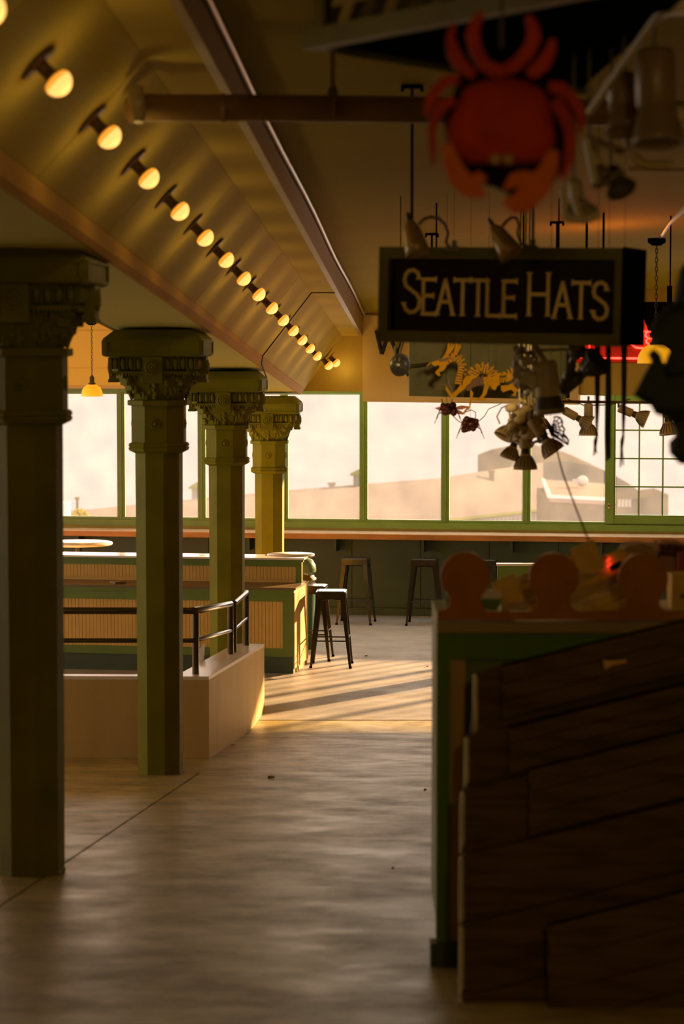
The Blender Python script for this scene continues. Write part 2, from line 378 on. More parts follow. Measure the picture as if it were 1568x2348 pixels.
def ceil_z(X, Y):
    e = ed('E5', Y); t = max(0, min(1, (Y-3)/25.9)); return e.z+(X-e.x)*.080*t
q = MB(); nY = 14; nX = 6; vs = []; 
for i in range(nY+1):
    Y = Dn+(Df-.0-Dn)*i/nY
    for j in range(nX+1):
        e = ed('E5', Y); X = e.x+(9.4-e.x)*j/nX; vs.append((X, Y, ceil_z(X, Y)))
fs = [(i*(nX+1)+j, i*(nX+1)+j+1, (i+1)*(nX+1)+j+1, (i+1)*(nX+1)+j) for i in range(nY) for j in range(nX)]
q.add(vs, fs); q.add([(x, y, z+.05) for x, y, z in vs], [f[::-1] for f in fs]); ceiling = struct('ceiling', q, M_ceil)
# left room ceiling
q = MB(); Z = 3.5
e0 = ed('E0', -2); e1 = ed('E0', 17); e2 = ed('E0', 29.9)
for a, b, za, zb_ in ((-2, 17, Z+.062*19, Z), (17, 30.4, Z, Z)):
    pa = [Vector((-9.2, a, za)), Vector((ed('E0', a).x+.05, a, za)), Vector((ed('E0', b).x+.05, b, zb_)), Vector((-9.2, b, zb_))]
    q.hexa(pa, [p+Vector((0, 0, .05)) for p in pa])
struct('ceiling_left', q, mat('yellow_ceiling', (.62, .36, .055), .6))
# yellow plaster band above the left windows
q = MB(); wbox(q, -9.4, s_of(700, 860), .0, .035, ZT+.09, 3.5); o = struct('trim_13', q, mat('yellow_wall', (.66, .43, .045), .6))
for yy in (846, 759):
    z = P(200, yy, 29.2).z
    q = MB(); wbox(q, -9.4, s_of(700, 860), .035, .048, z-.008, z+.008); q.build('moulding', mat('yellow_wall', (1, 1, 1)), o)

# outer shell out of view: side walls and the wall behind the photographer
q = MB(); q.box((9.4, 13, 2.6), (.1, 31, 5.4)); struct('wall_right', q, M_wall)
q = MB()
q.box((-9.2, 14, .5), (.1, 32.5, 1.0)); q.box((-9.2, 14, 4.5), (.1, 32.5, 2.6))
q.box((-9.2, 5.0, 2.1), (.12, 15, 2.4))
for y_ in [13+i*3.0 for i in range(7)]: q.box((-9.2, y_, 2.1), (.12, .4, 2.4))
struct('wall_left', q, M_wall)
q = MB(); q.box((0, -2.3, 3.3), (19, .1, 6)); struct('wall_back', q, mat('back_wall_paint', (.2, .13, .03), .8))

# conduits on the ceiling edge
q = MB(); q.tube([ed('E5', D)+Vector((.06, 0, -.035+.012*math.sin(D*.9))) for D in [1+i*1.0 for i in range(26)]], .014, 6)
q.build('conduit', M_conduit, label='long shiny metal conduit along the brown ceiling step', cat='pipe')
q = MB(); pts = [P(703, 681, 21), P(735, 680.5, 21), P(770, 681, 21)]
def on(k1, k2, t, D): return ed(k1, D).lerp(ed(k2, D), t)+Vector((.012, 0, -.012))
Dw = 20.4
q.tube([on('E3', 'E4', 1, Dw), on('E3', 'E4', 0, Dw), on('E2', 'E3', .5, Dw), on('E2', 'E3', 0, Dw), on('E1', 'E2', .3, Dw+.2), on('E1', 'E2', 0, Dw+.5)+Vector((.03, 0, -.08))], .006, 5)
q.build('ceiling_wire', M_wire, label='thin dark wire crossing the cove down to the third column', cat='wire')
q = MB(); q.tube([P(1568, 462, 9.5)+Vector((.4, -.5, .5)), P(1568, 478, 11), P(1535, 512, 15), P(1513, 545, 16.3)], .012, 6)
q.build('conduit', M_conduit, label='short pale conduit reaching the black ceiling plate of the right lamp', cat='pipe')

# ---------------------------------------------------------------- columns
def eggs(mb, n, w_, z0, z1, y, R, yo=0):
    pass
def column(cx, D, ytop, label):
    X = P(cx, 1100, D).x; zt = P(cx, ytop, D).z; fz = floor_z(D)
    t = thing('iron_column', label, 'column', (X, D, fz), 'green cast columns of the arcade')
    Mx = Matrix.Translation((X, D, zt)) @ Matrix.Rotation(math.radians(-3.0), 4, 'Z')
    o8 = PI/8; c8 = 1/math.cos(o8)
    # abacus
    m = MB(Mx); H = .328
    m.lathe([((H-.07)*math.sqrt(2), 0), (H*math.sqrt(2), -.062), (H*math.sqrt(2), -.175), ((H-.02)*math.sqrt(2), -.182)], 4, rot=PI/4, smooth=False)
    ab = m.build('abacus', M_col, t)
    m = MB(Mx)
    for i in range(4):
        R = Matrix.Rotation(i*PI/2, 3, 'Z')
        for c, d in (((0, -H-.004, -.078), (H*1.9, .012, .012)), ((0, -H-.004, -.162), (H*1.9, .012, .012)), ((H*.93, -H-.004, -.12), (.012, .012, .09)), ((-H*.93, -H-.004, -.12), (.012, .012, .09))):
            m.box(R @ Vector(c), d, R)
    m.build('moulding', M_col, ab)
    # capital bell: square with concave, stepping in to the octagon
    m = MB(Mx)
    hb = .285; n = 24
    def ring(r, z, sq):
        out = []
        for j in range(n):
            a = 2*PI*j/n; c_, s_ = math.cos(a), math.sin(a); q_ = max(abs(c_), abs(s_)); rr = r*(1-sq)+sq*r/q_
            rr = min(rr, r*1.25); out.append((rr*c_, rr*s_, z))
        return out
    rings = [(hb, -.18, 1), (hb, -.20, 1), (hb*.97, -.25, .9), (hb*.86, -.275, .8), (hb*.83, -.30, .7), (hb*.78, -.36, .5), (.195, -.41, .3), (.175, -.455, .15), (.168, -.475, 0)]
    vs = []; [vs.extend(ring(*r_)) for r_ in rings]
    m.add(vs, [(i*n+j, i*n+(j+1) % n, (i+1)*n+(j+1) % n, (i+1)*n+j) for i in range(len(rings)-1) for j in range(n)], True)
    cap = m.build('capital', M_col, t)
    # corner brackets, centre blocks, flutes and leaf carving on each side
    for i in range(4):
        R = Matrix.Rotation(i*PI/2, 3, 'Z')
        m = MB(Mx)
        m.box(R @ Vector((0, -hb-.012, -.265)), (.128, .06, .17), R); m.box(R @ Vector((0, -hb-.018, -.343)), (.138, .06, .02), R)
        m.build('block', M_col, cap)
        m = MB(Mx); RR = R @ Matrix.Rotation(PI/2, 3, 'X')
        c = R @ Vector((0, -hb-.043, -.25))
        m.lathe([(.050, 0), (.050, .008), (.042, .010), (.040, .003), (.030, .003), (.028, .012), (.018, .012), (.016, .004), (.008, .016), (.001, .018)], 16, c, RR)
        for a in range(8): m.ball(R @ Vector((.023*math.cos(a*PI/4), -hb-.052, -.25+.023*math.sin(a*PI/4))), .008, 6)
        m.build('rosette', M_col, cap)
        m = MB(Mx)
        for sgn in (-1, 1):
            for e_ in range(4):
                x = sgn*(.095+.052*e_)
                m.ball(R @ Vector((x, -hb+.002, -.225)), .021, 8, (1, 1, 2.0))
                m.box(R @ Vector((x+sgn*.026, -hb-.006, -.225)), (.006, .02, .075), R)
            m.box(R @ Vector((sgn*.16, -hb*.86, -.285)), (.19, .07, .016), R)
            for e_ in range(9): m.ball(R @ Vector((sgn*(.08+.02*e_), -hb*.86-.035, -.299)), .008, 6)
        m.build('fluting', M_col, cap)
        m = MB(Mx); rnd = random.Random(5+i)
        for sgn in (-1, 1):
            for e_ in range(26):
                u = rnd.random(); z = -.31-.13*u; r = .225-.07*u+.01*rnd.random(); x = sgn*(.03+(.17-.08*u)*rnd.random())
                m.ball(R @ Vector((x, -r, z)), .010+.012*rnd.random(), 6, (1, 1, 1+rnd.random()))
        for e_ in range(7): m.ball(R @ Vector((.006*math.sin(e_*2), -.21+.004*e_, -.36-.016*e_)), .02-.0012*e_, 8, (1, 1, 1.2))
        m.build('leaf_carving', M_col, cap)
        # stepped corner brackets
        R2 = Matrix.Rotation(i*PI/2+PI/4, 3, 'Z'); m = MB(Mx)
        for rr, z, h in ((.36, -.235, .11), (.325, -.305, .04), (.29, -.345, .05), (.25, -.385, .04)): m.box(R2 @ Vector((0, -rr+.04, z)), (.07, .09, h), R2)
        m.build('corner_bracket', M_col, cap)
    # necking
    m = MB(Mx); ro = .176*c8
    m.lathe([(.195*c8, -.47), (.20*c8, -.475), (.20*c8, -.505), (ro, -.51), (ro, -.755), (.19*c8, -.76), (.197*c8, -.775), (.190*c8, -.785), (.197*c8, -.795), (.19*c8, -.81), (.16*c8, -.825), (.15*c8, -.83)], 8, rot=o8, smooth=False)
    nk = m.build('necking', M_col, t)
    for a in range(8):
        R = Matrix.Rotation(a*PI/4, 3, 'Z'); m = MB(Mx)
        if a % 2 == 0:
            m.lathe([(.035, 0), (.035, .006), (.028, .008), (.026, .002), (.018, .002), (.016, .009), (.006, .01), (.001, .014)], 14, R @ Vector((0, -.176, -.63)), R @ Matrix.Rotation(PI/2, 3, 'X'))
            m.build('rosette', M_col, nk)
    # shaft
    m = MB(Mx); L = zt-fz
    m.lathe([(.150*c8, -.825), (.143*c8, -L+.02), (.147*c8, -L+.015), (.147*c8, -L)], 8, rot=o8-math.radians(5), smooth=False)
    m.build('shaft', M_col, t)
    return t
column(66, 11.3, 566, 'nearest green octagonal column, dark and half out of the picture at left')
column(365, 16.3, 756, 'second green octagonal column, standing free in front of the low wall')
column(520, 21.3, 851, 'third green octagonal column, rising behind the pipe railing')
column(618, 26.0, 909, 'farthest green octagonal column, standing behind the beadboard counter')

# ---------------------------------------------------------------- bulbs in the cove
def bulb_lamp(D, label, off=None):
    c0 = (ed('E2', D)+ed('E3', D))/2 if off is None else off
    n = Vector((.70, 0, -.71)).normalized()
    # centre line of the lamps follows the photograph's row
    t = thing('bulb_lamp', label, 'lamp', c0, 'round bulbs in a row along the cove')
    R = n.to_track_quat('Z', 'Y').to_matrix()
    m = MB(); m.lathe([(.078, .004), (.078, .008), (.035, .011), (.024, .018), (.024, .062), (.028, .064), (.028, .074), (.02, .078)], 16, c0, R); m.build('socket', M_socket, t)
    m = MB(); m.lathe([(.003, .074), (.024, .074), (.042, .080), (.049, .088), (.050, .098)], 16, c0, R, close=False); b1 = m.build('bulb', M_bulb, t)
    prof = [(.050*math.cos(a), .098+.046*math.sin(a)) for a in [i*PI/12 for i in range(0, 6)]]+[(.001, .144)]
    m = MB(); m.lathe(prof, 16, c0, R, close=False); m.build('bulb_tip', M_bulb2, b1, label='paler, brighter tip of the bulb')
    point_light('bulb_light', c0+n*.20, .85, (1, .70, .25), .04, t)
ords = ['at the top left corner, cut by the frame', 'second', 'third', 'fourth', 'fifth', 'sixth', 'seventh', 'eighth', 'ninth', 'tenth', 'eleventh', 'twelfth', 'thirteenth', 'fourteenth', 'fifteenth']
for i in range(-1, 14):
    D = 8.2+1.21*i
    off = arc(-1.386, 1.452, D)
    nm = 'nearest glowing globe bulb, cut by the top left corner' if i < 0 else '%s glowing globe bulb along the cove, counted from the top left' % ords[i+1]
    bulb_lamp(D, nm)
# the last two turn along the end of the cove
bulb_lamp(25.0, 'lowest glowing globe bulb at the far end of the cove row', P(738, 822, 25.2))
bulb_lamp(26.0, 'rightmost glowing globe bulb at the far end of the cove row', P(755, 817, 26.2))

# ---------------------------------------------------------------- low wall with railing
def low_wall():
    A = Vector((P(479, 1600, 17.45).x, 17.45, 0)); B = Vector((P(606, 1600, 21.1).x, 21.1, 0))
    th = .26
    A2 = Vector((-5.2, 17.75, 0)); q = MB()
    d = (B-A).normalized(); nn = Vector((-d.y, d.x, 0))          # to the left
    df = (A-A2).normalized(); nf = Vector((-df.y, df.x, 0))      # backwards
    Ai = A+nn*th+nf*th; Bi = B+nn*th; A2i = A2+nf*th
    pl = [A2, A, B, Bi, Ai, A2i]
    def top(p, h): return Vector((p.x, p.y, floor_z(p.y)+h))
    def prism(ids, h0, h1, grow=0):
        a = [top(pl[i], h0) for i in ids]; b = [top(pl[i], h1) for i in ids]; q.hexa(a, b)
    prism([0, 1, 4, 5], -.05, .575); prism([1, 2, 3, 4], -.05, .575)
    t = q.build('low_wall', M_conc_wall, label='waist-low tan plaster wall with a corner, carrying the pipe railing', cat='wall')
    q = MB()
    a = [top(pl[i], .575) for i in (0, 1, 4, 5)]; b = [top(pl[i], .60) for i in (0, 1, 4, 5)]; q.hexa(a, b)
    a = [top(pl[i], .575) for i in (1, 2, 3, 4)]; b = [top(pl[i], .60) for i in (1, 2, 3, 4)]; q.hexa(a, b)
    q.build('coping', mat('coping_sunlit', (.82, .70, .55), .3), t)  # paled to stand in for sunlight on the wall's top edge
    # railing on its centre line
    rt = thing('pipe_railing', 'dark steel two-bar pipe railing standing on the low tan wall', 'railing', top(A+nn*th/2+nf*th/2, .6))
    C = A+nn*th/2+nf*th/2; L0 = A2+nf*th/2
    def line(name, p0, p1, h, r=.024):
        m = MB(); m.tube([top(p0, .6+h), top(p1, .6+h)], r, 10); m.build(name, M_rail, rt)
    def post(p, h, r=.026):
        m = MB(); m.tube([top(p, .6), top(p, .6+h)], r, 10); m.build('post', M_rail, rt)
    Rr = C+(B-A)*.60
    for h, r in ((.475, .026), (.255, .018)):
        m = MB(); m.tube([top(L0, .6+h), top(C-df*.1, .6+h), top(C+d*.06, .6+h), top(Rr, .6+h)], r, 10); m.build('rail', M_rail, rt)
    post(Rr, .475); post(C+d*.12, .475)
    for k_ in (1.34, 2.6, 3.8): post(C-df*k_*.75, .475)
    R1 = C+(B-A)*.66; R2 = C+(B-A)*.90
    rt2 = thing('pipe_railing', 'short dark end section of railing at the far end of the low wall', 'railing', top(R1, .6))
    for h, r in ((.475, .026), (.255, .018)):
        m = MB(); m.tube([top(R1, .6+h), top(R2, .6+h)], r, 10); m.build('rail', M_rail, rt2)
    for p in (R1, R2):
        m = MB(); m.tube([top(p, .6), top(p, .6+.49)], .026, 10); m.build('post', M_rail, rt2)
low_wall()
# folded board leaning behind the railing
q = MB(); q.hexa([P(441, 1545, 19), P(462, 1545, 19), P(466, 1476, 19.1), P(447, 1500, 19.1)], [P(446, 1545, 19.3), P(466, 1545, 19.3), P(470, 1476, 19.4), P(452, 1500, 19.4)])
for v in (P(452, 1560, 19.1),): q.box((v.x, v.y, (v.z+floor_z(19.1))/2), (.05, .1, max(.1, v.z-floor_z(19.1)+.1)))
q.build('folded_board', mat('board_pale', (.5, .44, .33), .4), label='small pale folding board leaning behind the corner of the railing', cat='board')

# ---------------------------------------------------------------- beadboard counter
CA = Vector(((672-784)/F*23.6, 23.6, 0))
def cbox(mb, s0, s1, t0, t1, z0, z1): return wbox(mb, s0, s1, t0, t1, z0, z1, CA)
ct = thing('beadboard_counter', 'long two-tier tan beadboard serving counter with green trim and white top', 'counter', CA)
SL = -4.6
q = MB(); cbox(q, SL, 0, -.80, -.02, .0, .84); cbox(q, SL, -.045, -.80, -.5, .84, 1.05); q.build('body', M_bead, ct)
q = MB(); cbox(q, SL, 0, -.79, .0, .0, .165); q.build('plinth', M_dgreen, ct)
def bead(z0, z1, s1, t):
    q = MB(); s_ = SL
    while s_ < s1-.01: cbox(q, s_+.003, min(s_+.0363, s1)-.0, t-.012, t, z0, z1); s_ += .0363
    q.build('beadboard', M_bead, ct, kind='stuff')
bead(.245, .71, -.105, -.004); bead(.88, 1.01, -.06, -.488)
def ctrim(s0, s1, t0, t1, z0, z1, m=M_green, name='rail'):
    q = MB(); cbox(q, s0, s1, t0, t1, z0, z1); return q.build(name, m, ct)
ctrim(SL, 0, -.01, .012, .165, .245); ctrim(SL, .0, -.01, .012, .71, .795); ctrim(-.105, 0, -.01, .012, .245, .71, name='stile')
ctrim(SL, .01, -.01, .03, .795, .828); ctrim(SL, .03, -.5, .04, .828, .85, mat('ledge_dark', (.13, .085, .04), .35), 'ledge')
ctrim(SL, -.0, -.5, -.475, 1.01, 1.06); ctrim(-.06, -.0, -.5, -.478, .85, 1.01, name='stile'); ctrim(SL, .02, -.5, -.46, 1.06, 1.082)
ctrim(0, .012, -.8, .0, .05, .83, M_bead, 'end_panel'); 
q = MB(); cbox(q, SL, .03, -.85, -.45, 1.082, 1.10)
c = CA+E*(-.17)+N*(-.83); q.lathe([(.24, 1.085), (.245, 1.092), (.24, 1.11), (.001, 1.112)], 28, (c.x, c.y, 0))
q.build('top', M_white, ct, label='glossy white laminate top with a rounded right end')
# small loose tile on the ledge
q = MB(); cc = CA+E*(s_of(262, 1350, CA))+N*(-.15); q.box((cc.x, cc.y, .862), (.12, .14, .02), (0, 0, .5)); q.build('tile', mat('tile_brown', (.2, .13, .06), .5), label='small brown tile lying on the ledge of the beadboard counter', cat='tile')
# round white tables behind
def rtable(x, D, r, label):
    p = P(x, 1275, D); t = thing('round_table', label, 'table', (p.x, D, 0), 'white round tables behind the counter')
    m = MB(); m.lathe([(r, 1.10), (r+.01, 1.115), (r, 1.13), (.001, 1.131)], 32, (p.x, D, 0)); m.build('tabletop', M_white, t)
    m = MB(); m.lathe([(.22, 0), (.22, .02), (.04, .05), (.035, 1.1)], 12, (p.x, D, 0)); m.build('leg', M_metal, t)
rtable(180, 25.7, .36, 'white round high table just behind the left part of the counter')

# ---------------------------------------------------------------- stools
def stool(loc, rz, label):
    x, y, z = loc; t = thing('bar_stool', label, 'stool', loc, 'backless gunmetal bar stools')
    m4 = Matrix.Translation(loc) @ Matrix.Rotation(rz, 4, 'Z'); H = .765; a = .15; f = .208
    m = MB(m4)
    m.hexa([(-a, -a, H-.03), (a, -a, H-.03), (a, a, H-.03), (-a, a, H-.03)], [(-a, -a, H-.006), (a, -a, H-.006), (a, a, H-.006), (-a, a, H-.006)])
    i = a-.012; m.hexa([(-i, -i, H-.006), (i, -i, H-.006), (i, i, H-.006), (-i, i, H-.006)], [(-i+.01, -i+.01, H), (i-.01, -i+.01, H), (i-.01, i-.01, H), (-i+.01, i-.01, H)])
    m.build('seat', M_metal, t)
    m = MB(m4)
    for s in (-1, 1): m.box((s*a, 0, H-.05), (.004, 2*a-.03, .05)); m.box((0, s*a, H-.05), (2*a-.03, .004, .05))
    m.build('apron', M_metal, t)
    for sx in (-1, 1):
        for sy in (-1, 1):
            m = MB(m4)      # pressed sheet leg: wide at the top, V-shaped, narrowing to the foot
            tp = Vector((sx*(a-.005), sy*(a-.005), H-.03)); bt = Vector((sx*f, sy*f, .012)); wt, wb = .055, .024
            a_ = [tp, tp+Vector((-sx*wt, 0, 0)), tp+Vector((-sx*wt*.8, -sy*.012, 0)), tp+Vector((-sx*.012, -sy*.012, 0)), tp+Vector((-sx*.012, -sy*wt*.8, 0)), tp+Vector((0, -sy*wt, 0))]
            b_ = [bt, bt+Vector((-sx*wb, 0, 0)), bt+Vector((-sx*wb*.8, -sy*.006, 0)), bt+Vector((-sx*.006, -sy*.006, 0)), bt+Vector((-sx*.006, -sy*wb*.8, 0)), bt+Vector((0, -sy*wb, 0))]
            m.hexa(a_, b_); lg = m.build('leg', M_metal, t)
            m = MB(m4); m.box(bt+Vector((-sx*.010, -sy*.010, -.002)), (.028, .028, .02)); m.build('foot', M_black, lg)
    for k_, h in ((0, .27), (1, .30)):
        for s in (-1, 1):
            tt = (H-.03-h)/(H-.042); q_ = (a-.005)+(f-a+.005)*tt-.006; m = MB(m4)
            p0, p1 = ((-q_, s*q_, h), (q_, s*q_, h)) if k_ == 0 else ((s*q_, -q_, h), (s*q_, q_, h))
            m.tube([p0, p1], .008, 6); m.build('footrest', M_metal, t)
    for s in (-1, 1):
        m = MB(m4); m.tube([(-a+.02, s*(a-.02), H-.09), (a-.02, -s*(a-.02), H-.09)], .006, 6); m.build('brace', M_metal, t)
    return t
def sp(x, D): return (P(x, 1400, D).x, D, 0)
stool(sp(760, 24.2), -.05, 'bar stool nearest the camera, right of the counter end')
stool(sp(715, 24.75), -.10, 'bar stool just behind the nearest one, beside the green bin')
stool(sp(816, 28.0), -.15, 'bar stool under the window bar, behind the two nearer stools')
stool(sp(974, 27.9), -.12, 'bar stool under the window bar, just left of the brown crest of the stall')
stool(sp(1108, 27.8), -.12, 'bar stool under the window bar, mostly hidden behind the leftmost brown finial')
stool(sp(452, 28.25), -.12, 'bar stool behind the counter, between the second and third columns')
stool(sp(238, 28.35), -.12, 'bar stool behind the counter, showing beside the round white table')

# bin
p = P(691, 1400, 25.6); t = thing('litter_bin', 'round dark green litter bin with domed lid behind the counter end', 'bin', (p.x, 25.6, 0))
m = MB(); m.lathe([(.13, 0), (.135, .02), (.15, .68), (.155, .70)], 24, (p.x, 25.6, 0)); m.build('barrel', M_bin, t)
m = MB(); m.lathe([(.14, .69), (.16, .70), (.16, .76), (.14, .77), (.135, .82), (.145, .83)], 24, (p.x, 25.6, 0)); m.build('collar', M_chrome, t)
m = MB(); m.lathe([(.155, .82), (.158, .85), (.15, .90), (.12, .95), (.06, .975), (.001, .98)], 24, (p.x, 25.6, 0)); m.build('lid', mat('bin_lid', (.14, .22, .15), .25), t)

# green half-partition further back on the right
q = MB(); t = thing('green_partition', 'low green partition with white cap, behind the leftmost brown finial', 'partition', (P(1180, 1400, 24).x, 24, 0))
x0 = P(1141, 1300, 24).x; x1 = P(1235, 1300, 24).x; zt_ = P(1180, 1297, 24).z
q.box(((x0+x1)/2, 24.03, zt_/2), (x1-x0, .06, zt_)); q.build('panel', M_green, t)
q = MB(); q.box(((x0+x1)/2, 24.03, zt_+.01), (x1-x0+.02, .09, .022)); q.build('cap', M_white, t)
q = MB(); q.box(((x0+x1)/2, 23.995, zt_-.35), (x1-x0-.12, .015, .42)); q.build('inset', M_bead, t)

# ---------------------------------------------------------------- near stall on the right
SD = 8.8
fz = floor_z(SD); xl = P(1003, 1500, SD).x
st = thing('market_stall', 'green closed market stall with brown crest board at the right', 'stall', (xl+.5, SD, fz))
zt_ = P(1100, 1422, SD).z; xr = xl+1.25
q = MB(); q.box(((xl+xr)/2, SD+.42, (fz+zt_)/2+.04), (xr-xl-.02, .8, zt_-fz-.1)); q.build('body', M_green, st)
xs = [P(x, 1800, SD).x for x in (1000, 1030, 1066, 1090)]
q = MB(); q.box(((xs[0]+xs[1])/2, SD, (fz+zt_)/2), (xs[1]-xs[0], .05, zt_-fz-.02)); q.build('stile', mat('stall_green', (.10, .20, .012), .5, spec=.2), st)
q = MB(); q.box(((xs[1]+xs[2])/2, SD+.006, (P(1, 1510, SD).z+P(1, 2205, SD).z)/2), (xs[2]-xs[1], .03, P(1, 1510, SD).z-P(1, 2205, SD).z)); q.build('inset', mat('stall_inset', (.40, .26, .07), .5), st, label='tan vertical inset strip')
q = MB(); z1 = P(1, 1510, SD).z; q.box(((xs[1]+xr)/2, SD, (z1+zt_)/2), (xr-xs[1], .05, zt_-z1)); q.build('rail', mat('stall_green', (1, 1, 1)), st)
q = MB(); q.box(((xl+P(1100, 1, SD).x)/2-.01, SD-.01, fz+.04), (P(1100, 1, SD).x-xl+.03, .09, .10)); q.build('plinth', M_dgreen, st)
q = MB(); q.box(((xl+xr)/2, SD-.02, zt_-.02), (xr-xl+.01, .08, .04)); q.build('cornice', mat('stall_cornice', (.30, .22, .06), .5), st)
# crest board with three round finials, one outline
def crest_outline():
    pts = [(1003, 1422), (1003, 1404), (1022, 1399)]
    cs = [(1067, 1323), (1270, 1325), (1475, 1326)]
    for n_, (cx, cy) in enumerate(cs):
        r = 57
        pts += [(cx-52, 1398), (cx-36, 1388)] if n_ else [(cx-36, 1392)]
        for a in [PI*.77+k_*(2*PI-.54*PI)/22 for k_ in range(23)]:
            pts.append((cx+r*math.sin(-(a-PI*.0))*1.0, cy-r*math.cos(a))) if False else None
        for k_ in range(23):
            a = math.radians(215)-math.radians(250)*k_/22+0   # from lower left over the top to lower right
            a = math.radians(-125-0)+math.radians(250)*k_/22
            pts.append((cx+r*math.sin(a), cy-r*math.cos(a)))
        pts += [(cx+36, 1388), (cx+52, 1398)]
        pts += [(cx+70, 1402)]
        if n_ < 2: pts += [(cs[n_+1][0]-70, 1402)]
    pts += [(1640, 1404), (1640, 1422)]
    return pts
# split the outline into a rail and three finials so that every face is simple
q = MB(); q.pix([(1003, 1422), (1003, 1402), (1640, 1403), (1640, 1422)], SD-.04, .035); cr_ = q.build('crest_rail', M_brown, st)
for cx, cy in ((1067, 1323), (1270, 1325), (1475, 1326)):
    o = [(cx-62, 1404), (cx-48, 1400), (cx-38, 1388), (cx-37, 1378)]
    for k_ in range(25):
        a = math.radians(-140)+math.radians(280)*k_/24; o.append((cx+57*math.sin(a), cy-57*math.cos(a)))
    o += [(cx+37, 1378), (cx+38, 1388), (cx+48, 1400), (cx+62, 1404)]
    q = MB(); q.pix(o, SD-.041, .037); q.build('finial', M_brown, st)

# planked shutter boards stacked against the stall
shs = thing('planked_shutters', 'dark brown planked shutter panels leaning across the front of the stall', 'shutters', (.95, 8.0, floor_z(8.0)))
ys = [1545, 1690, 1815, 1965, 2125, 2290, 2440, 2600]
lefts = [1092, 1068, 1062, 1056, 1060, 1054, 1052, 1050]
for i in range(7):
    D0 = 8.42-.07*i; gap = 5
    yl0, yl1 = ys[i], ys[i+1]-gap; xl_ = lefts[i]+4*(i % 2)
    if i == 0: poly = [(xl_, yl0), (1150, 1528), (1500, 1440), (1572, 1545), (1640, 1545), (1640, 1560), (1080, yl1)]
    else: poly = [(xl_, yl0), (1640, yl0-.247*(1640-xl_)), (1640, yl1-.247*(1640-xl_)), (xl_, yl1)]
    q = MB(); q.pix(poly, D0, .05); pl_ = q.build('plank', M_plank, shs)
    q = MB(); q.pix([(xl_-6, yl0+6), (xl_+3, yl0+4), (xl_+3, yl1-12-8*(i % 3)), (xl_-7, yl1-2)], D0-.004, .05); q.build('lit_board_edge', M_plankg, shs, label='ragged edge of the board, window light put into its pale colour')  # pale tone imitates window light on the board ends
# inner stepped panels with their own borders
for (ax, ay, bx, h, D0) in ((1150, 1530, 1640, 120, 8.39), (1166, 1672, 1640, 105, 8.31), (1212, 1768, 1640, 150, 8.23), (1256, 2125, 1640, 300, 7.98)):
    n_ = 3 if h < 200 else 4; hh = h/n_
    for j in range(n_):
        y0 = ay+j*hh; q = MB(); q.pix([(ax, y0), (bx, y0-.25*(bx-ax)), (bx, y0+hh-2.5-.25*(bx-ax)), (ax+2, y0+hh-2.5)], D0-.022, .012)
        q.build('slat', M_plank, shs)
    q = MB(); q.pix([(ax, ay-6), (bx, ay-6-.25*(bx-ax)), (bx, ay-1-.25*(bx-ax)), (ax, ay-1)], D0-.012, .01); q.build('batten', M_black, shs)
q = MB(); q.pix([(1382, 1514), (1404, 1516), (1436, 1513), (1436, 1520), (1405, 1525), (1388, 1535)], 8.33, .01); q.build('brass_catch', mat('brass', (.6, .36, .07), .35, metal=.3), label='small yellow catch on the dark shutter board', cat='catch')

# goods behind the crest
def GD(y): return 9.0+(1405-y)/150*.36            # the tilted top rises away from the camera
bt = thing('planked_table', 'weathered plank table top tilted behind the brown finials', 'table', P(1300, 1405, 9.0))
for k_ in range(9):
    y0 = 1272+19.5*k_; xa = max(1140, 1300-(1404-y0-9)/.45)+(k_*37 % 11); xb = min(1452-(k_*23 % 17), 1300+(y0-1258)/.45)
    pl_ = [(xa, y0-.45*(xa-1300)+16.5), (xb, y0-.45*(xb-1300)+16.5), (xb, y0-.45*(xb-1300)), (xa, y0-.45*(xa-1300))]
    a = [P(x, y, GD(y)) for x, y in pl_]; q = MB(); q.hexa(a, [p+Vector((0, .004, -.018)) for p in a])
    q.build('plank', (M_tplank, mat('table_planks_dark', (.66, .48, .24), .5, var=.5, scale=7), mat('table_planks_ochre', (.85, .60, .10), .6, var=.3, scale=9))[(k_*2) % 3 if k_ != 8 else 2], bt)
def card(c, D, wpx, hpx, rot, label, m=M_card, cat='card', th=.006):
    s = D/F; ce = P(c[0], c[1], D); R = Matrix.Rotation(rot, 3, 'Y'); q = MB(); q.box(ce, (wpx*s, th, hpx*s), R)
    return q.build('price_card' if cat == 'card' else cat, m, label=label, cat=cat)
card((1165, 1357), 9.06, 56, 68, math.radians(-25), 'tan card leaning between the first and second brown finials')
card((1347, 1281), 9.22, 58, 72, math.radians(-23), 'larger tan card above the planks, at the end of the red string')
card((1418, 1285), 9.24, 46, 44, math.radians(-23), 'small tan card leaning left of the rightmost finial')
q = MB(); q.tube([P(1268, 1000, 11.5), P(1290, 1085, 10.9), P(1318, 1160, 10.3), P(1349, 1238, 9.24)], .0042, 6); q.build('red_string', M_string, label='thin dark red string hanging from the butterfly to a tan card', cat='string')
q = MB(); q.tube([P(1388, 1280, 9.5), P(1396, 1283, 9.22), P(1399, 1290, 9.5), P(1398, 1298, 9.22)], .010, 6); q.build('red_light', mat('red_led', (.6, .03, .01), .4, emit=(1, .05, .02), es=1.6), label='small glowing red light on the tilted planks', cat='light')
q = MB(); q.box(P(1412, 1298, 9.2), (.05, .03, .02), Matrix.Rotation(math.radians(-25), 3, 'Y')); q.tube([P(1416, 1296, 9.2), P(1422, 1288, 9.2), P(1428, 1292, 9.2)], .003, 6); q.build('clip', M_black, label='black clip holding the red light on the planks', cat='clip')
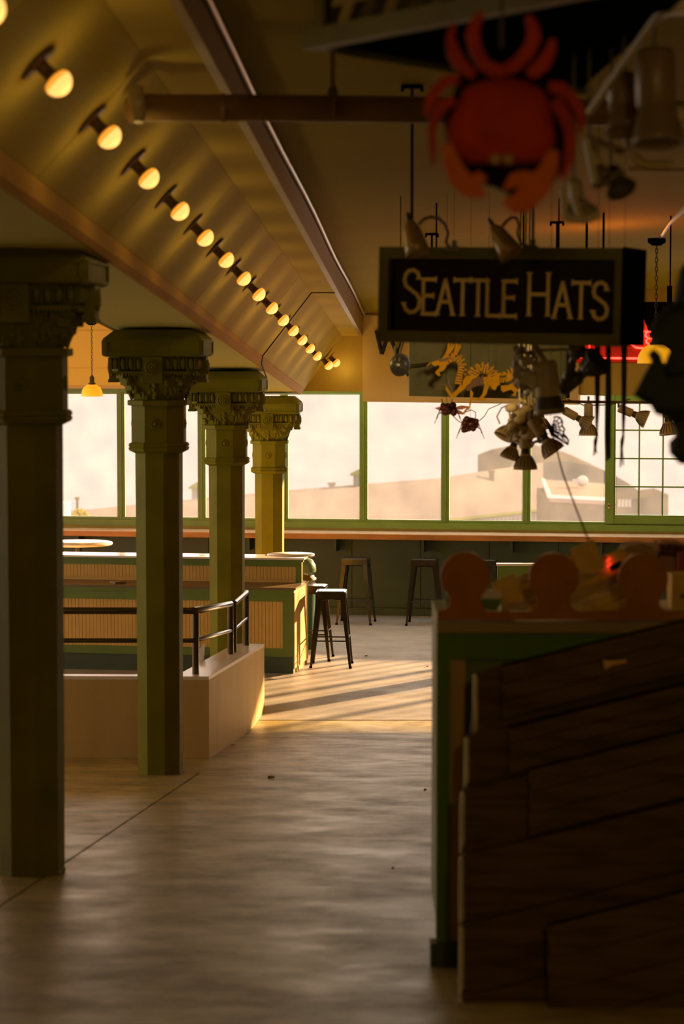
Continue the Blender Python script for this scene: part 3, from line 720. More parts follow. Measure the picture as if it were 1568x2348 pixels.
q = MB(); q.tube([P(1344, 1370, 9.1), P(1352, 1382, 9.05), P(1362, 1390, 9.03)], .004, 6); q.build('hook', M_chrome, label='small metal hook lying on the planks between two finials', cat='hook')
# bag, basket, box at the right
t = thing('cloth_bag', 'tan cloth bag with white rope handle behind the rightmost finial', 'bag', P(1465, 1300, 9.72))
q = MB(); q.pix([(1420, 1300), (1424, 1262), (1440, 1250), (1480, 1248), (1504, 1254), (1510, 1320), (1424, 1330)], 9.72, .1); q.build('body', mat('bag_cloth', (.36, .26, .10), .8, var=.2, scale=10), t)
q = MB(); q.tube([P(1418, 1262, 9.68), P(1425, 1251, 9.68), P(1440, 1245, 9.68), P(1460, 1243, 9.68), P(1480, 1247, 9.68), P(1500, 1252, 9.68)], .006, 8); q.build('handle', mat('rope_white', (.62, .55, .45), .7), t)
t = thing('dried_bouquet', 'pink and brown dried flower bundle at the right edge behind the finial', 'flowers', P(1535, 1300, 9.72))
q = MB(); rr = random.Random(3)
for i in range(90): q.ball(P(1512+rr.random()*55, 1246+rr.random()*32, 9.72+rr.random()*.1), .006+.006*rr.random(), 6)
o = q.build('flower_heads', mat('dried_pink', (.20, .06, .05), .8, var=.5, scale=60), t, kind='stuff')
q = MB(); q.pix([(1496, 1240), (1508, 1238), (1512, 1262), (1500, 1264)], 9.70, .02); q.pix([(1512, 1238), (1540, 1236), (1568, 1244), (1568, 1250), (1540, 1246), (1514, 1246)], 9.70, .02); q.build('wrapping', mat('wrap_pink', (.55, .36, .26), .6), t)
q = MB(); q.pix([(1508, 1276), (1560, 1276), (1556, 1320), (1512, 1320)], 9.73, .1); q.build('wrapped_pot', mat('pot_cloth', (.33, .2, .12), .8), t)
t = thing('cardboard_box', 'tan box with a small green mark at the right edge', 'box', P(1560, 1405, 9.2))
q = MB(); q.box(P(1585, 1360, 9.3), (.17, .14, .155)); q.build('carton', M_card, t)
q = MB(); q.box(P(1565, 1367, 9.228), (.018, .003, .016)); q.build('mark', mat('mark_green', (.05, .10, .04), .5), t)
q = MB(); q.box(P(1563, 1288, 9.55), (.03, .05, .07)); q.build('red_candle', mat('candle_red', (.25, .01, .008), .5), label='dark red block standing at the right edge above the tan box', cat='candle')
q = MB(); q.pix([(1022, 1372), (1150, 1374), (1140, 1402), (1020, 1402)], 9.0, .02)
q.build('green_tray', mat('tray_green', (.09, .17, .03), .4), label='green tray edge showing under the leftmost finial', cat='tray')
q = MB(); q.pix([(1024, 1362), (1030, 1352), (1150, 1354), (1150, 1373), (1026, 1371)], 9.03, .03); q.build('cloth', M_white, label='white cloth strip lying on the green tray', cat='cloth')

# ---------------------------------------------------------------- lettering helper
ST = {  # strokes in a unit box, x right, y up; serif ends are added
 'S': None,
 'E': [[(0, 0), (0, 1)], [(0, 0), (.62, 0)], [(0, .53), (.5, .53)], [(0, 1), (.62, 1)]],
 'A': [[(0, 0), (.42, 1), (.84, 0)], [(.17, .36), (.68, .36)]],
 'T': [[(.42, 0), (.42, 1)], [(0, 1), (.84, 1)]],
 'L': [[(0, 1), (0, 0), (.62, 0)]],
 'H': [[(0, 0), (0, 1)], [(.72, 0), (.72, 1)], [(0, .5), (.72, .5)]]}
def letter(mb, ch, o, ux, uz, h, nrm, wd, th, wf=.9):
    def q(x, y): return o+ux*(x*h*wf)+uz*(y*h)
    def seg(a, b, w0=wd):
        A_, B_ = q(*a), q(*b); d = (B_-A_).normalized(); s = nrm.cross(d)*w0/2; e = d*(w0*.3)
        v = [A_-e-s, B_+e-s, B_+e+s, A_-e+s]; mb.hexa(v, [p+nrm*th for p in v])
    def ser(a, d):
        # small flared serif across the end of a stroke
        A_ = q(*a); dv = (ux*d[0]+uz*d[1]).normalized(); s = nrm.cross(dv)
        v = [A_+dv*wd*.35-s*wd*.95, A_+dv*wd*.35+s*wd*.95, A_-dv*wd*.35+s*wd*.5, A_-dv*wd*.35-s*wd*.5]; mb.hexa(v, [p+nrm*(th*1.02) for p in v])
    if ch == 'S':
        pts = [(.66, .82), (.60, .95), (.42, 1.02), (.22, 1.0), (.08, .90), (.04, .75), (.12, .62), (.35, .52), (.58, .42), (.70, .28), (.66, .10), (.50, -.0), (.28, -.02), (.10, .06), (.02, .20)]
        for a, b in zip(pts[:-1], pts[1:]): seg(a, b, wd*1.05)
        ser(pts[0], (0, -1)); ser(pts[-1], (0, 1)); return
    for pl in ST[ch]:
        for a, b in zip(pl[:-1], pl[1:]): seg(a, b)
    ends = {'E': [((0, 0), (0, -1)), ((0, 1), (0, 1)), ((.62, 0), (1, 0)), ((.5, .53), (1, 0)), ((.62, 1), (1, 0))], 'A': [((0, 0), (0, -1)), ((.84, 0), (0, -1))],
            'T': [((.42, 0), (0, -1)), ((0, 1), (-1, 0)), ((.84, 1), (1, 0))], 'L': [((0, 1), (0, 1)), ((.62, 0), (1, 0))],
            'H': [((0, 0), (0, -1)), ((0, 1), (0, 1)), ((.72, 0), (0, -1)), ((.72, 1), (0, 1))]}[ch]
    for a, d in ends: ser(a, d)

# ---------------------------------------------------------------- hats sign
HD = 10.2
def sign_box():
    tl = P(872, 570, 10.35); bl = P(872, 780, 10.35); tr = P(1427, 565, 9.95); br = P(1427, 799, 9.95)
    ux = ((tr+br)-(tl+bl)).normalized(); c = (tl+bl+tr+br)/4; wd = ((tr+br)/2-(tl+bl)/2).length
    uz = Vector((0, 0, 1)); uz = (uz-ux*uz.dot(ux)).normalized(); ny = uz.cross(ux)       # towards... away from camera
    if ny.y > 0: ny = -ny
    h = ((tl-bl).length+(tr-br).length)/2; hw, hh = wd/2, h/2; fr = .058; dp = .17
    t = thing('shop_sign', 'hanging black sign lettered in tan capitals, with green wooden frame', 'sign', c-uz*hh)
    def bx(name, x0, x1, z0, z1, y0, y1, m, par=t, **k):
        a = [c+ux*x+uz*z-ny*(y) for x, z, y in ((x0, z0, y0), (x1, z0, y0), (x1, z1, y0), (x0, z1, y0))]; b = [c+ux*x+uz*z-ny*(y) for x, z, y in ((x0, z0, y1), (x1, z0, y1), (x1, z1, y1), (x0, z1, y1))]
        q = MB(); q.hexa(a, b); return q.build(name, m, par, **k)
    bx('case', -hw+.01, hw-.004, -hh+.01, hh-.01, .03, dp, M_black)
    pn = bx('panel', -hw+.03, hw-.03, -hh+.03, hh-.03, .016, .03, M_blackp)
    bx('frame', -hw, hw, hh-fr*.85, hh, -.025, .06, M_signg); bx('frame', -hw, hw, -hh, -hh+fr*.85, -.025, .06, M_signg)
    bx('frame', -hw, -hw+fr*.75, -hh+fr*.85, hh-fr*.85, -.025, .06, M_signg); bx('frame', hw-fr*.5, hw, -hh+fr*.85, hh-fr*.85, -.025, .06, M_signg)
    bx('side_board', hw+.001, hw+.014, -hh+.004, hh+.004, -.02, dp+.14, M_black)
    # letters, positions read off the sign itself in its own plane
    sx = wd/(1427-872); big, small = 94*sx, 80*sx
    base = -hh+(790-726)*sx*1.02
    lay = [('S', 921, big), ('E', 968, small), ('A', 1001, small), ('T', 1041, small), ('T', 1077, small), ('L', 1117, small), ('E', 1155, small), ('H', 1213, big), ('A', 1270, small), ('T', 1311, small), ('S', 1356, small)]
    for ch, x, hh_ in lay:
        u = (x-872)*sx-hw; dropz = -(x-921)*sx*.012
        o = c+ux*(u+.006)+uz*(base+dropz-(4*sx if hh_ == small else 0)+.006)+ny*(-.014)
        q = MB(); letter(q, ch, o, ux, uz, hh_-.008, ny, .0145, .003, {'S': .62, 'E': .60, 'A': .58, 'T': .60, 'L': .62, 'H': .66}[ch])
        q.build('letter', M_letter, t)
    # hanging rods
    return t, c, ux, uz, ny, hw, hh
hs, hc, hux, huz, hny, hhw, hhh = sign_box()

def hang_D(x, y):
    lo, hi = 4, 27
    for _ in range(40):
        D = (lo+hi)/2; p = P(x, y, D)
        if p.z > ceil_z(p.x, D): hi = D
        else: lo = D
    return lo
def ceil_rod(x, ytop, ybot, label, r=.006, D=None, T=True):
    D = D or hang_D(x, ytop); p = P(x, ytop, D); zc = ceil_z(p.x, D); p1 = P(x, ybot, D)
    t = thing('hanging_rod', label, 'rod', (p.x, D, p1.z), 'black rods hanging signs from the ceiling')
    q = MB(); q.tube([(p.x, D, p1.z), (p.x, D, zc-.004)], r, 6); q.build('rod', M_black, t)
    if T:
        q = MB(); q.box((p.x, D, zc-.008), (.10, .04, .014)); q.box((p.x-.045, D, zc-.02), (.014, .03, .02)); q.box((p.x+.045, D, zc-.02), (.014, .03, .02)); q.build('ceiling_clamp', M_black, t)
ceil_rod(945, 195, 600, 'black rod above the left end of the lettered sign, behind the pipe', .007)
ceil_rod(990, 535, 780, 'short black rod with clamp between the two sign lamps', .008)
ceil_rod(1277, 508, 700, 'black rod with clamp against the red-lit ceiling, left of two plain rods', .008)
ceil_rod(1345, 500, 700, 'plain black rod above the right part of the lettered sign, left of a pair', .008, T=False)
ceil_rod(1384, 486, 700, 'plain black rod above the right part of the lettered sign, right of a pair', .008, T=False)

def goose(x, y, D, tilt, arcpts, label):
    c = P(x, y, D); t = thing('sign_lamp', label, 'lamp', P(*arcpts[-1], D))
    R = Matrix.Rotation(tilt, 3, 'Y') @ Matrix.Rotation(math.radians(-12), 3, 'X')
    prof = [(.012, .075), (.024, .062), (.036, .03), (.046, -.03), (.054, -.075), (.051, -.075), (.043, -.03), (.030, .03), (.01, .06)]
    q = MB(); q.lathe(prof, 24, c, R); q.build('shade', mat('brass_shade', (.42, .31, .13), .35, metal=.4), t)
    q = MB(); q.lathe([(.006, .11), (.010, .10), (.010, .075), (.014, .07)], 10, c, R); q.build('cap', M_fixd, t)
    q = MB(); pts = [P(a, b, D) for a, b in arcpts]; q.tube(pts, .0065, 8); q.build('gooseneck', M_fixd, t)
    q = MB(); e = pts[-1]; q.box(e+Vector((.01, .02, -.01)), (.06, .06, .02)); q.box(e+Vector((.02, 0, .01)), (.02, .03, .03)); q.build('mount', M_fixd, t)
goose(949, 545, 10.05, math.radians(-14), [(960, 515), (972, 502), (988, 497), (1005, 500), (1020, 515), (1027, 535), (1022, 556), (1030, 565)], 'brass gooseneck lamp at the left end on top of the lettered sign')
goose(1152, 552, 9.95, math.radians(-32), [(1150, 522), (1160, 508), (1172, 499), (1184, 500), (1190, 515), (1186, 535), (1195, 560), (1210, 563)], 'brass gooseneck lamp at the middle on top of the lettered sign')

# ---------------------------------------------------------------- big pipe
t = thing('sprinkler_pipe', 'thick brown pipe crossing under the ceiling from the cove', 'pipe', P(640, 280, 9.6))
q = MB(); q.tube([P(300, 250, 9.45), P(340, 247, 9.5), P(640, 248, 9.6), P(975, 252, 9.75), P(1620, 262, 10.05)], .053, 20); q.build('pipe', M_pipe, t)
for x in (345, 512, 765):
    q = MB(); a = P(x-4, 248, 9.55); b = P(x+4, 248, 9.55); q.tube([a, b], .057, 20); q.build('collar', M_pipe, t)
q = MB(); p = P(763, 250, 9.66); q.tube([p+Vector((0, 0, .04)), (p.x, p.y, ceil_z(p.x, p.y)-.01)], .009, 8); q.lathe([(.02, .05), (.022, .06), (.016, .085), (.01, .09)], 10, p); q.build('hanger', M_pipe, t)
q = MB(); p = P(320, 240, 9.35); q.tube([p+Vector((-.02, .02, .06)), p+Vector((0, -.02, -.02)), p+Vector((.0, -.03, -.07))], [.035, .03, .02], 12); q.lathe([(.022, 0), (.022, .01), (.012, .012)], 12, p+Vector((0, -.045, 0)), Matrix.Rotation(PI/2, 3, 'X')); q.build('valve', M_fix, t, label='pale valve fitting')

# ---------------------------------------------------------------- dragon sign
DS = 16.0
t = thing('framed_board', 'green framed blank sign box hanging behind the dragon', 'sign', P(1124, 915, DS))
def pixbox(name, x0, y0, x1, y1, D, th, m, par, sk=0, **k):
    q = MB(); q.pix([(x0, y1), (x1, y1+sk), (x1, y0+sk), (x0, y0)], D, th); return q.build(name, m, par, **k)
pixbox('case', 942, 742, 1306, 905, DS+.02, .22, M_black, t, 8); pixbox('panel', 950, 745, 1300, 897, DS, .02, M_panelg, t, 8)
for a in ((938, 893, 1298, 908), (938, 740, 1298, 752)): pixbox('frame', *a, DS-.04, .07, M_signg, t, 9)
for a in ((938, 752, 952, 893), (1286, 756, 1298, 900)): pixbox('frame', *a, DS-.04, .07, M_signg, t, 1)
for x in (1000, 1280): hang(t, x, 745, DS+.1, .006, M_black)
ceil_rod(1200, 540, 742, 'thin black rod behind the middle sign lamp holding the framed board', .006, D=15.9, T=False)

# dragon: flat wooden cut-outs, in layers; outlines in crop units (4.238 per pixel from 960,740)
DD = 14.6
t = thing('wooden_dragon', 'yellow and brown cut-out wooden dragon puppet hanging before the green board', 'dragon', P(1090, 940, DD))
def Z(pts): return [(960+x/4.238, 740+y/4.238) for x, y in pts]
def dr(name, pts, D, m=M_drag, th=.012): q = MB(); q.pix(Z(pts), D, th); return q.build(name, m, t)
dr('head', [(120, 385), (150, 375), (180, 368), (200, 352), (245, 345), (285, 360), (280, 400), (262, 440), (235, 470), (200, 478), (212, 515), (188, 517), (160, 492), (165, 470), (195, 445), (205, 420), (180, 408), (165, 425), (135, 412)], DD-.02)
dr('antler', [(215, 360), (250, 310), (275, 260), (285, 200), (300, 200), (302, 235), (318, 200), (330, 205), (320, 245), (345, 205), (350, 225), (318, 280), (285, 320), (255, 360)], DD-.035)
dr('antler', [(312, 335), (335, 290), (355, 240), (362, 200), (375, 205), (378, 235), (392, 203), (400, 215), (388, 250), (412, 205), (410, 235), (385, 285), (345, 330)], DD+.02)
dr('eyebrow', [(175, 345), (240, 352), (275, 335), (300, 345), (265, 375), (205, 378)], DD-.036, M_dragd, .01)
dr('whisker', [(75, 420), (110, 385), (125, 385), (90, 422)], DD-.02)
def ribs(path, n, w0, w1, D, m=M_drag, m2=M_dragd):
    import itertools
    L = [0]
    for a, b in zip(path[:-1], path[1:]): L.append(L[-1]+math.dist(a, b))
    def at(s):
        for i in range(len(L)-1):
            if s <= L[i+1]+1e-6:
                k_ = (s-L[i])/(L[i+1]-L[i]); a, b = path[i], path[i+1]; d = ((b[0]-a[0])/(L[i+1]-L[i]), (b[1]-a[1])/(L[i+1]-L[i]))
                return (a[0]+(b[0]-a[0])*k_, a[1]+(b[1]-a[1])*k_), d
    core = []
    up = []; dn = []
    for i in range(n+1):
        (x, y), d = at(L[-1]*i/n); w_ = (w0+(w1-w0)*i/n)*.34; up.append((x-d[1]*w_, y+d[0]*w_)); dn.append((x+d[1]*w_, y-d[0]*w_))
    q = MB()
    for i in range(n): q.pix(Z([up[i], up[i+1], dn[i+1], dn[i]]), D+.006, .02)
    q.build('spine', m2, t)
    for i in range(n):
        (x, y), d = at(L[-1]*(i+.5)/n); w_ = (w0+(w1-w0)*i/n)/2; e = L[-1]/n*.30
        p = [(x-d[1]*w_-d[0]*e, y+d[0]*w_-d[1]*e), (x-d[1]*w_+d[0]*e, y+d[0]*w_+d[1]*e), (x+d[1]*w_+d[0]*e, y-d[0]*w_+d[1]*e), (x+d[1]*w_-d[0]*e, y-d[0]*w_-d[1]*e)]
        q = MB(); q.pix(Z(p), D-.016, .05); q.build('rib', m, t)
def spikes(path, n, h, D):
    q = MB(); m_ = len(path)-1
    for i in range(n):
        s = m_*(i+.5)/n; j = min(int(s), m_-1); k_ = s-j; a, b = path[j], path[j+1]; L_ = math.dist(a, b); d = ((b[0]-a[0])/L_, (b[1]-a[1])/L_)
        x = a[0]+(b[0]-a[0])*k_; y = a[1]+(b[1]-a[1])*k_; nx, ny = d[1], -d[0]
        q.pix(Z([(x-d[0]*14, y-d[1]*14), (x+nx*h+d[0]*4, y+ny*h+d[1]*4), (x+d[0]*14, y+d[1]*14)]), D, .008)
    q.build('crest_spikes', M_drag, t)
neck = [(265, 385), (310, 350), (370, 345), (410, 385), (415, 450), (395, 520), (385, 600)]
ribs(neck, 15, 62, 62, DD); spikes([(270, 350), (330, 312), (395, 318), (440, 370), (448, 450), (440, 520)], 8, 26, DD+.01)
body = [(520, 520), (550, 465), (610, 440), (670, 455), (715, 500), (745, 560)]
ribs(body, 13, 100, 80, DD); spikes([(500, 510), (530, 445), (600, 410), (680, 425), (735, 475), (765, 540)], 8, 42, DD+.01)
ribs([(455, 640), (520, 590), (600, 565), (640, 560)], 7, 70, 100, DD+.02, M_dragd)
dr('shoulder', [(430, 560), (455, 520), (500, 512), (570, 512), (560, 535), (520, 555), (500, 590), (470, 610), (440, 650), (415, 665), (425, 610)], DD-.04)
dr('foreleg', [(415, 590), (370, 650), (320, 690), (262, 610), (262, 655), (305, 715), (298, 738), (325, 728), (350, 732), (385, 690), (430, 655)], DD-.03)
dr('foreclaw', [(200, 594), (290, 598), (275, 520), (292, 530), (302, 600), (340, 665), (325, 672), (290, 610), (205, 604)], DD-.045, M_dragd, .008)
dr('foreleg', [(500, 640), (530, 680), (520, 740), (505, 800), (490, 845), (472, 850), (430, 892), (415, 895), (462, 830), (440, 822), (490, 815), (495, 750), (500, 690)], DD+.02)
dr('haunch', [(628, 530), (680, 520), (720, 532), (745, 490), (798, 488), (780, 540), (790, 600), (765, 612), (745, 655), (715, 645), (690, 600), (672, 640), (660, 690), (625, 730), (660, 735), (655, 755), (610, 758), (520, 748), (520, 738), (590, 730), (620, 690), (640, 610), (630, 570)], DD-.035)
ribs([(770, 555), (830, 560), (885, 530), (925, 500)], 8, 52, 30, DD); spikes([(790, 520), (850, 505), (920, 450)], 5, 44, DD+.01)
dr('tail_flame', [(850, 520), (880, 465), (890, 500), (912, 450), (915, 500), (940, 530), (900, 555), (850, 580)], DD-.03)
dr('hind_leg', [(800, 610), (860, 608), (905, 590), (910, 575), (935, 625), (975, 660), (950, 672), (940, 715), (900, 705), (930, 680), (900, 650), (860, 662), (820, 678), (800, 655)], DD-.02)
dr('tail_tip', [(940, 230), (985, 225), (1000, 300), (960, 330), (930, 310), (950, 290)], DD)
q = MB(); q.tube([P(1040, 815, DD), (P(1040, 815, DD).x, DD, ceil_z(P(1040, 815, DD).x, DD)-.002)], .0015, 4); q.tube([P(1120, 830, DD), (P(1120, 830, DD).x, DD, ceil_z(P(1120, 830, DD).x, DD)-.002)], .0015, 4); q.build('hanging_thread', M_wire, t)

# clamp lamp beside the board
t = thing('clamp_lamp', 'round grey clamp reflector lamp left of the green framed board', 'lamp', P(922, 840, 15.4))
c = P(920, 838, 15.4); R = Vector((-.5, -1, .15)).to_track_quat('Z', 'Y').to_matrix() 
q = MB(); q.lathe([(.012, -.09), (.028, -.08), (.035, -.04), (.062, -.01), (.074, .02), (.070, .02), (.055, -.005), (.02, -.02)], 24, c, R); q.build('reflector', mat('reflector_grey', (.16, .16, .13), .3, metal=.5), t)
q = MB(); q.tube([c+Vector((.03, .03, 0)), P(960, 836, 15.5), P(990, 832, 15.6)], .006, 8); q.build('arm', M_fixd, t)
q = MB(); q.tube([P(905, 826, 15.4), P(906, 795, 15.5), P(918, 778, 15.6)], .007, 8); q.tube([P(915, 826, 15.4), P(918, 800, 15.5), P(925, 778, 15.6)], .007, 8); q.build('cable', M_fix, t)
hang(t, 918, 780, 15.6, .003)

# ---------------------------------------------------------------- spotlights
def spot_parts(t, m4, L=1.0, dark=False, fx_=None):
    fx_ = fx_ or (M_fixd if dark else M_fix)
    a = MB(m4); a.lathe([(.018, .0), (.030, .002), (.032, .01), (.032, .105), (.026, .11)], 18); a.build('can', fx_, t)
    a = MB(m4); a.lathe([(.02, .108), (.024, .115), (.026, .14)], 14); a.build('neck', M_fixd, t)
    a = MB(m4); a.lathe([(.022, .135), (.034, .150), (.052, .185), (.068, .220), (.070, .226), (.062, .226), (.045, .185), (.02, .145)], 24); hd = a.build('reflector', fx_, t)
    a = MB(m4)
    for k_ in range(18):
        an = 2*PI*k_/18; p0 = Vector((.036*math.cos(an), .036*math.sin(an), .152)); p1 = Vector((.067*math.cos(an), .067*math.sin(an), .214)); a.tube([p0*1.0+Vector((.0, 0, 0)), p0.lerp(p1, .5)+Vector((.003*math.cos(an), .003*math.sin(an), 0)), p1], .0028, 4)
    a.build('fin', M_fixd, hd)
def beam_light(name, loc, dirv, e, ang, parent, c=(1, .68, .28)):
    d = bpy.data.lights.new(name, 'SPOT'); d.energy = e; d.color = c; d.spot_size = math.radians(ang); d.spot_blend = .6; d.shadow_soft_size = .04
    o = bpy.data.objects.new(name, d); col.objects.link(o); o.parent = parent; o.location = Vector(loc)-WORLD[parent.name]; o.rotation_euler = (-Vector(dirv)).to_track_quat('Z', 'Y').to_euler()
def spot(x, y, D, dirv, label, sc_=1.0, group=None, dark=False):
    p = P(x, y, D); t = thing('spotlight', label, 'spotlight', p, group)
    R = Vector(dirv).normalized().to_track_quat('Z', 'Y').to_matrix().to_4x4(); m4 = Matrix.Translation(p) @ R @ Matrix.Scale(sc_, 4)
    spot_parts(t, m4, dark=dark, fx_=M_knot if group == 'lamps in the hanging knot' else None); a = MB(); a.tube([p+Vector((0, 0, .05*sc_)), p+Vector((0, 0, .0))], .008*sc_, 8); a.build('bracket', M_fixd, t); return t
GR = 'small spotlights on the track before the windows'
TD = 17.0
spot(1349, 925, TD, (0, -.05, -1), 'track spotlight pointing straight down between two hanging straps', 1.0, GR)
spot(1292, 940, TD, (.80, -.1, -.45), 'track spotlight tilted to the right, beside the butterfly', .95, GR)
spot(1418, 935, TD, (.86, -.1, -.36), 'track spotlight tilted to the right, behind the rightmost strap', .95, GR)
spot(1527, 920, TD, (.1, -.1, -1), 'track spotlight pointing down at the right edge of the row', 1.05, GR)
spot(1236, 915, TD, (.1, -.1, -1), 'track spotlight pointing down left of the butterfly', .95, GR)
q = MB(); q.tube([P(1195, 918, TD), P(1300, 921, TD), P(1570, 924, TD)], .010, 8)
q.tube([P(1300, 915, TD), P(1340, 930, TD), P(1400, 928, TD), P(1445, 915, TD)], .004, 6); o = q.build('lighting_track', M_fixd, label='thin dark lighting track across the upper window, carrying small spotlights', cat='track')

M_knot = mat('knot_paint', (.62, .47, .24), .5, spec=.2)
# the knot of lamps hanging before the window
G2 = 'lamps in the hanging knot'
for (x, y, D, dv, s_, lb) in ((1204, 985, 13.0, (0, -.1, -1), .95, 'lowest lamp of the hanging knot, pointing straight down'),
                             (1192, 980, 13.1, (-.35, -.1, -1), .8, 'lamp low on the left side of the hanging knot'),
                             (1218, 962, 12.9, (.55, -.15, -.8), .95, 'lamp of the hanging knot flared out to the lower right'),
                             (1190, 940, 13.2, (-.5, -.3, -.8), .8, 'lamp at the upper left of the hanging knot'),
                             (1215, 925, 13.1, (.25, .2, -1), .8, 'lamp buried in the top of the hanging knot')):
    spot(x, y, D, dv, lb, s_, G2)
t = thing('lamp_knot', 'tangled bunch of pipes and cords from which the lamps hang', 'cords', P(1205, 930, 13))
q = MB(); rr = random.Random(11)
for i in range(34):
    x, y = 1168+rr.random()*68, 925+rr.random()*80; pts = [P(x, y, 13)]
    for k_ in range(5): x += rr.uniform(-16, 16); y += rr.uniform(-18, 18); pts.append(P(min(1245, max(1160, x)), min(1030, max(915, y)), 12.9+rr.random()*.2))
    sm = [pts[0]]
    for a, b in zip(pts[:-1], pts[1:]): sm += [a.lerp(b, .33), a.lerp(b, .66)]
    q.tube(sm, .006+.006*rr.random(), 7)
for i in range(9): q.lathe([(.004, -.03), (.022, -.028), (.024, .0), (.016, .03), (.004, .032)], 10, P(1170+rr.random()*62, 930+rr.random()*70, 12.95), Euler((rr.random()*3, rr.random()*3, 0)).to_matrix())
q.build('cord_tangle', M_knot, t, kind='stuff')
q = MB()
for x in (1191, 1203, 1212, 1218): q.tube([P(x, 955, 13), P(x-1, 840, 13.0), P(x-1, 700, 13), P(x+3, 480, 13), (P(x+3, 480, 13).x, 13, ceil_z(P(x+3, 480, 13).x, 13))], .005, 6)
q.build('cord', M_fix, t)
q = MB(); q.tube([P(1172, 925, 13), P(1150, 935, 13), P(1139, 955, 13), P(1146, 972, 13)], .004, 6); q.build('loop', M_wire, t)

# nearer bunch just under the sign
G3 = 'lamps just under the lettered sign'
D3 = 10.6
t = thing('floodlight', 'pale cylindrical lamp with dark collar hanging just under the lettered sign', 'spotlight', P(1255, 930, D3), G3)
m4 = Matrix.Translation(P(1250, 838, D3)) @ Matrix.Rotation(math.radians(-6), 4, 'Y')
a = MB(m4); a.lathe([(.02, .02), (.046, .02), (.052, .0), (.055, -.13), (.05, -.14)], 24); a.build('can', M_fix, t)
a = MB(m4); a.lathe([(.05, -.13), (.056, -.15), (.064, -.18), (.066, -.19)], 24); a.build('collar', M_fixd, t)
a = MB(m4); a.lathe([(.064, -.185), (.07, -.20), (.068, -.215), (.05, -.215)], 24); a.build('rim', mat('rim_tan', (.30, .22, .11), .4), t)
a = MB(m4); a.tube([(0, 0, .02), (-.02, 0, .06), (-.04, 0, .10), (-.02, 0, .15)], .012, 8); a.build('arm', M_fix, t)
beam_light('lamp_light', P(1236, 945, D3), P(1310, 1370, 9.3)-P(1236, 945, D3), 14, 80, t)
spot(1288, 895, 10.7, (.5, -.35, .45), 'dark lamp turned up and right beside the pale cylinder under the sign', 1.0, G3, True)
t = spot(1300, 868, 10.8, (.25, -.4, .9), 'small lamp facing away behind the pale cylinder under the sign', .7, G3, True)
t = spot(1060, 752, 10.75, P(1090, 850, DD)-P(1060, 752, 10.75), 'small spotlight added unseen behind the lettered sign to brighten the dragon', .55, G3)  # added lamp, hidden by the sign, only to brighten the dragon
beam_light('lamp_light', P(1062, 757, 10.95), P(1095, 850, DD)-P(1062, 757, 10.95), 170, 25, t)
t = thing('lamp_bracket', 'pale tangle of brackets and clamps directly under the lettered sign', 'bracket', P(1215, 870, D3))
q = MB(); rr = random.Random(4)
for i in range(14):
    x, y = 1188+rr.random()*55, 800+rr.random()*70; pts = [P(x, y, D3)]
    for k_ in range(4): x += rr.uniform(-18, 18); y += rr.uniform(-20, 20); pts.append(P(min(1250, max(1180, x)), min(905, max(798, y)), D3+rr.random()*.12))
    q.tube(pts, .008+.006*rr.random(), 8)
q.build('bent_pipes', M_fix, t, kind='stuff')
q = MB(); q.box(P(1213, 870, D3), (.07, .05, .055), (0, .3, 0)); q.box(P(1205, 830, D3), (.05, .05, .035), (0, -.3, .2)); q.build('junction_box', M_fix, t)
q = MB(); q.tube([P(1190, 812, D3), P(1240, 803, D3), P(1330, 800, D3)], .006, 8); q.build('bar', M_fix, t)
q = MB(); q.tube([P(1222, 800, D3+.1), P(1222, 795, D3+.1), P(1222, 560, D3+.1), (P(1222, 560, D3+.1).x, D3+.1, ceil_z(P(1222, 560, D3+.1).x, D3+.1)-.01)], .006, 6); q.build('rod', M_fixd, t)

# ---------------------------------------------------------------- copper insects
def insect(cx, cy, D, label, big):
    t = thing('metal_insect', label, 'ornament', P(cx, cy, D))
    q = MB(); rr = random.Random(cx)
    q.ball(P(cx, cy, D), .05*big, 10, (1, .8, .75))
    for i in range(26): q.ball(P(cx+rr.uniform(-14, 14)*big, cy+rr.uniform(-12, 12)*big, D-.02), .012+.01*rr.random(), 6)
    q.build('body', M_insect, t)
    for sx in (-1, 1):
        for k_ in range(3):
            q = MB(); a = P(cx+sx*8, cy+4*k_-4, D); b = P(cx+sx*(16+4*k_), cy-12+12*k_, D-.03); c_ = P(cx+sx*(20+6*k_), cy+10+12*k_, D-.03)
            q.tube([a, b, c_], [.004, .003, .002], 6); q.build('leg', M_insect, t)
    return t
t1 = insect(1028, 938, 15.6, 'copper-coloured metal insect with wings hanging left, under the dragon', 1.0)
q = MB()
for dx, dy in ((-32, -2), (50, -6), (40, 12)):
    a = P(1028, 938, 15.6); b = P(1028+dx, 938+dy, 15.6); d = (b-a); n_ = Vector((-d.z, 0, d.x)).normalized()*.014; m_ = a.lerp(b, .6); q.hexa([a, m_+n_, b, m_-n_], [p+Vector((0, .004, 0)) for p in (a, m_+n_, b, m_-n_)])
q.build('wing', M_insect, t1)
hang(t1, 1024, 930, 15.6)
t2 = insect(1078, 972, 15.6, 'round copper-coloured metal spider hanging in front of the window, below the dragon', 1.15)
q = MB(); q.tube([P(1095, 968, 15.6), P(1110, 955, 15.6), P(1120, 938, 15.6), P(1150, 925, 15.6)], .003, 6); q.tube([P(1090, 960, 15.6), P(1090, 945, 15.6), P(1080, 940, 15.6), P(1060, 948, 15.6)], .003, 6); q.tube([P(1035, 950, 15.6), P(1050, 965, 15.6), P(1062, 972, 15.6)], .003, 6); q.build('antenna', M_insect, t2)
q = MB(); q.tube([P(1012, 915, 15.6), P(1024, 940, 15.6), P(1038, 915, 15.6)], .003, 5); q.build('hanging_wire', M_wire, t1)
hang(t2, 1078, 965, 15.6)
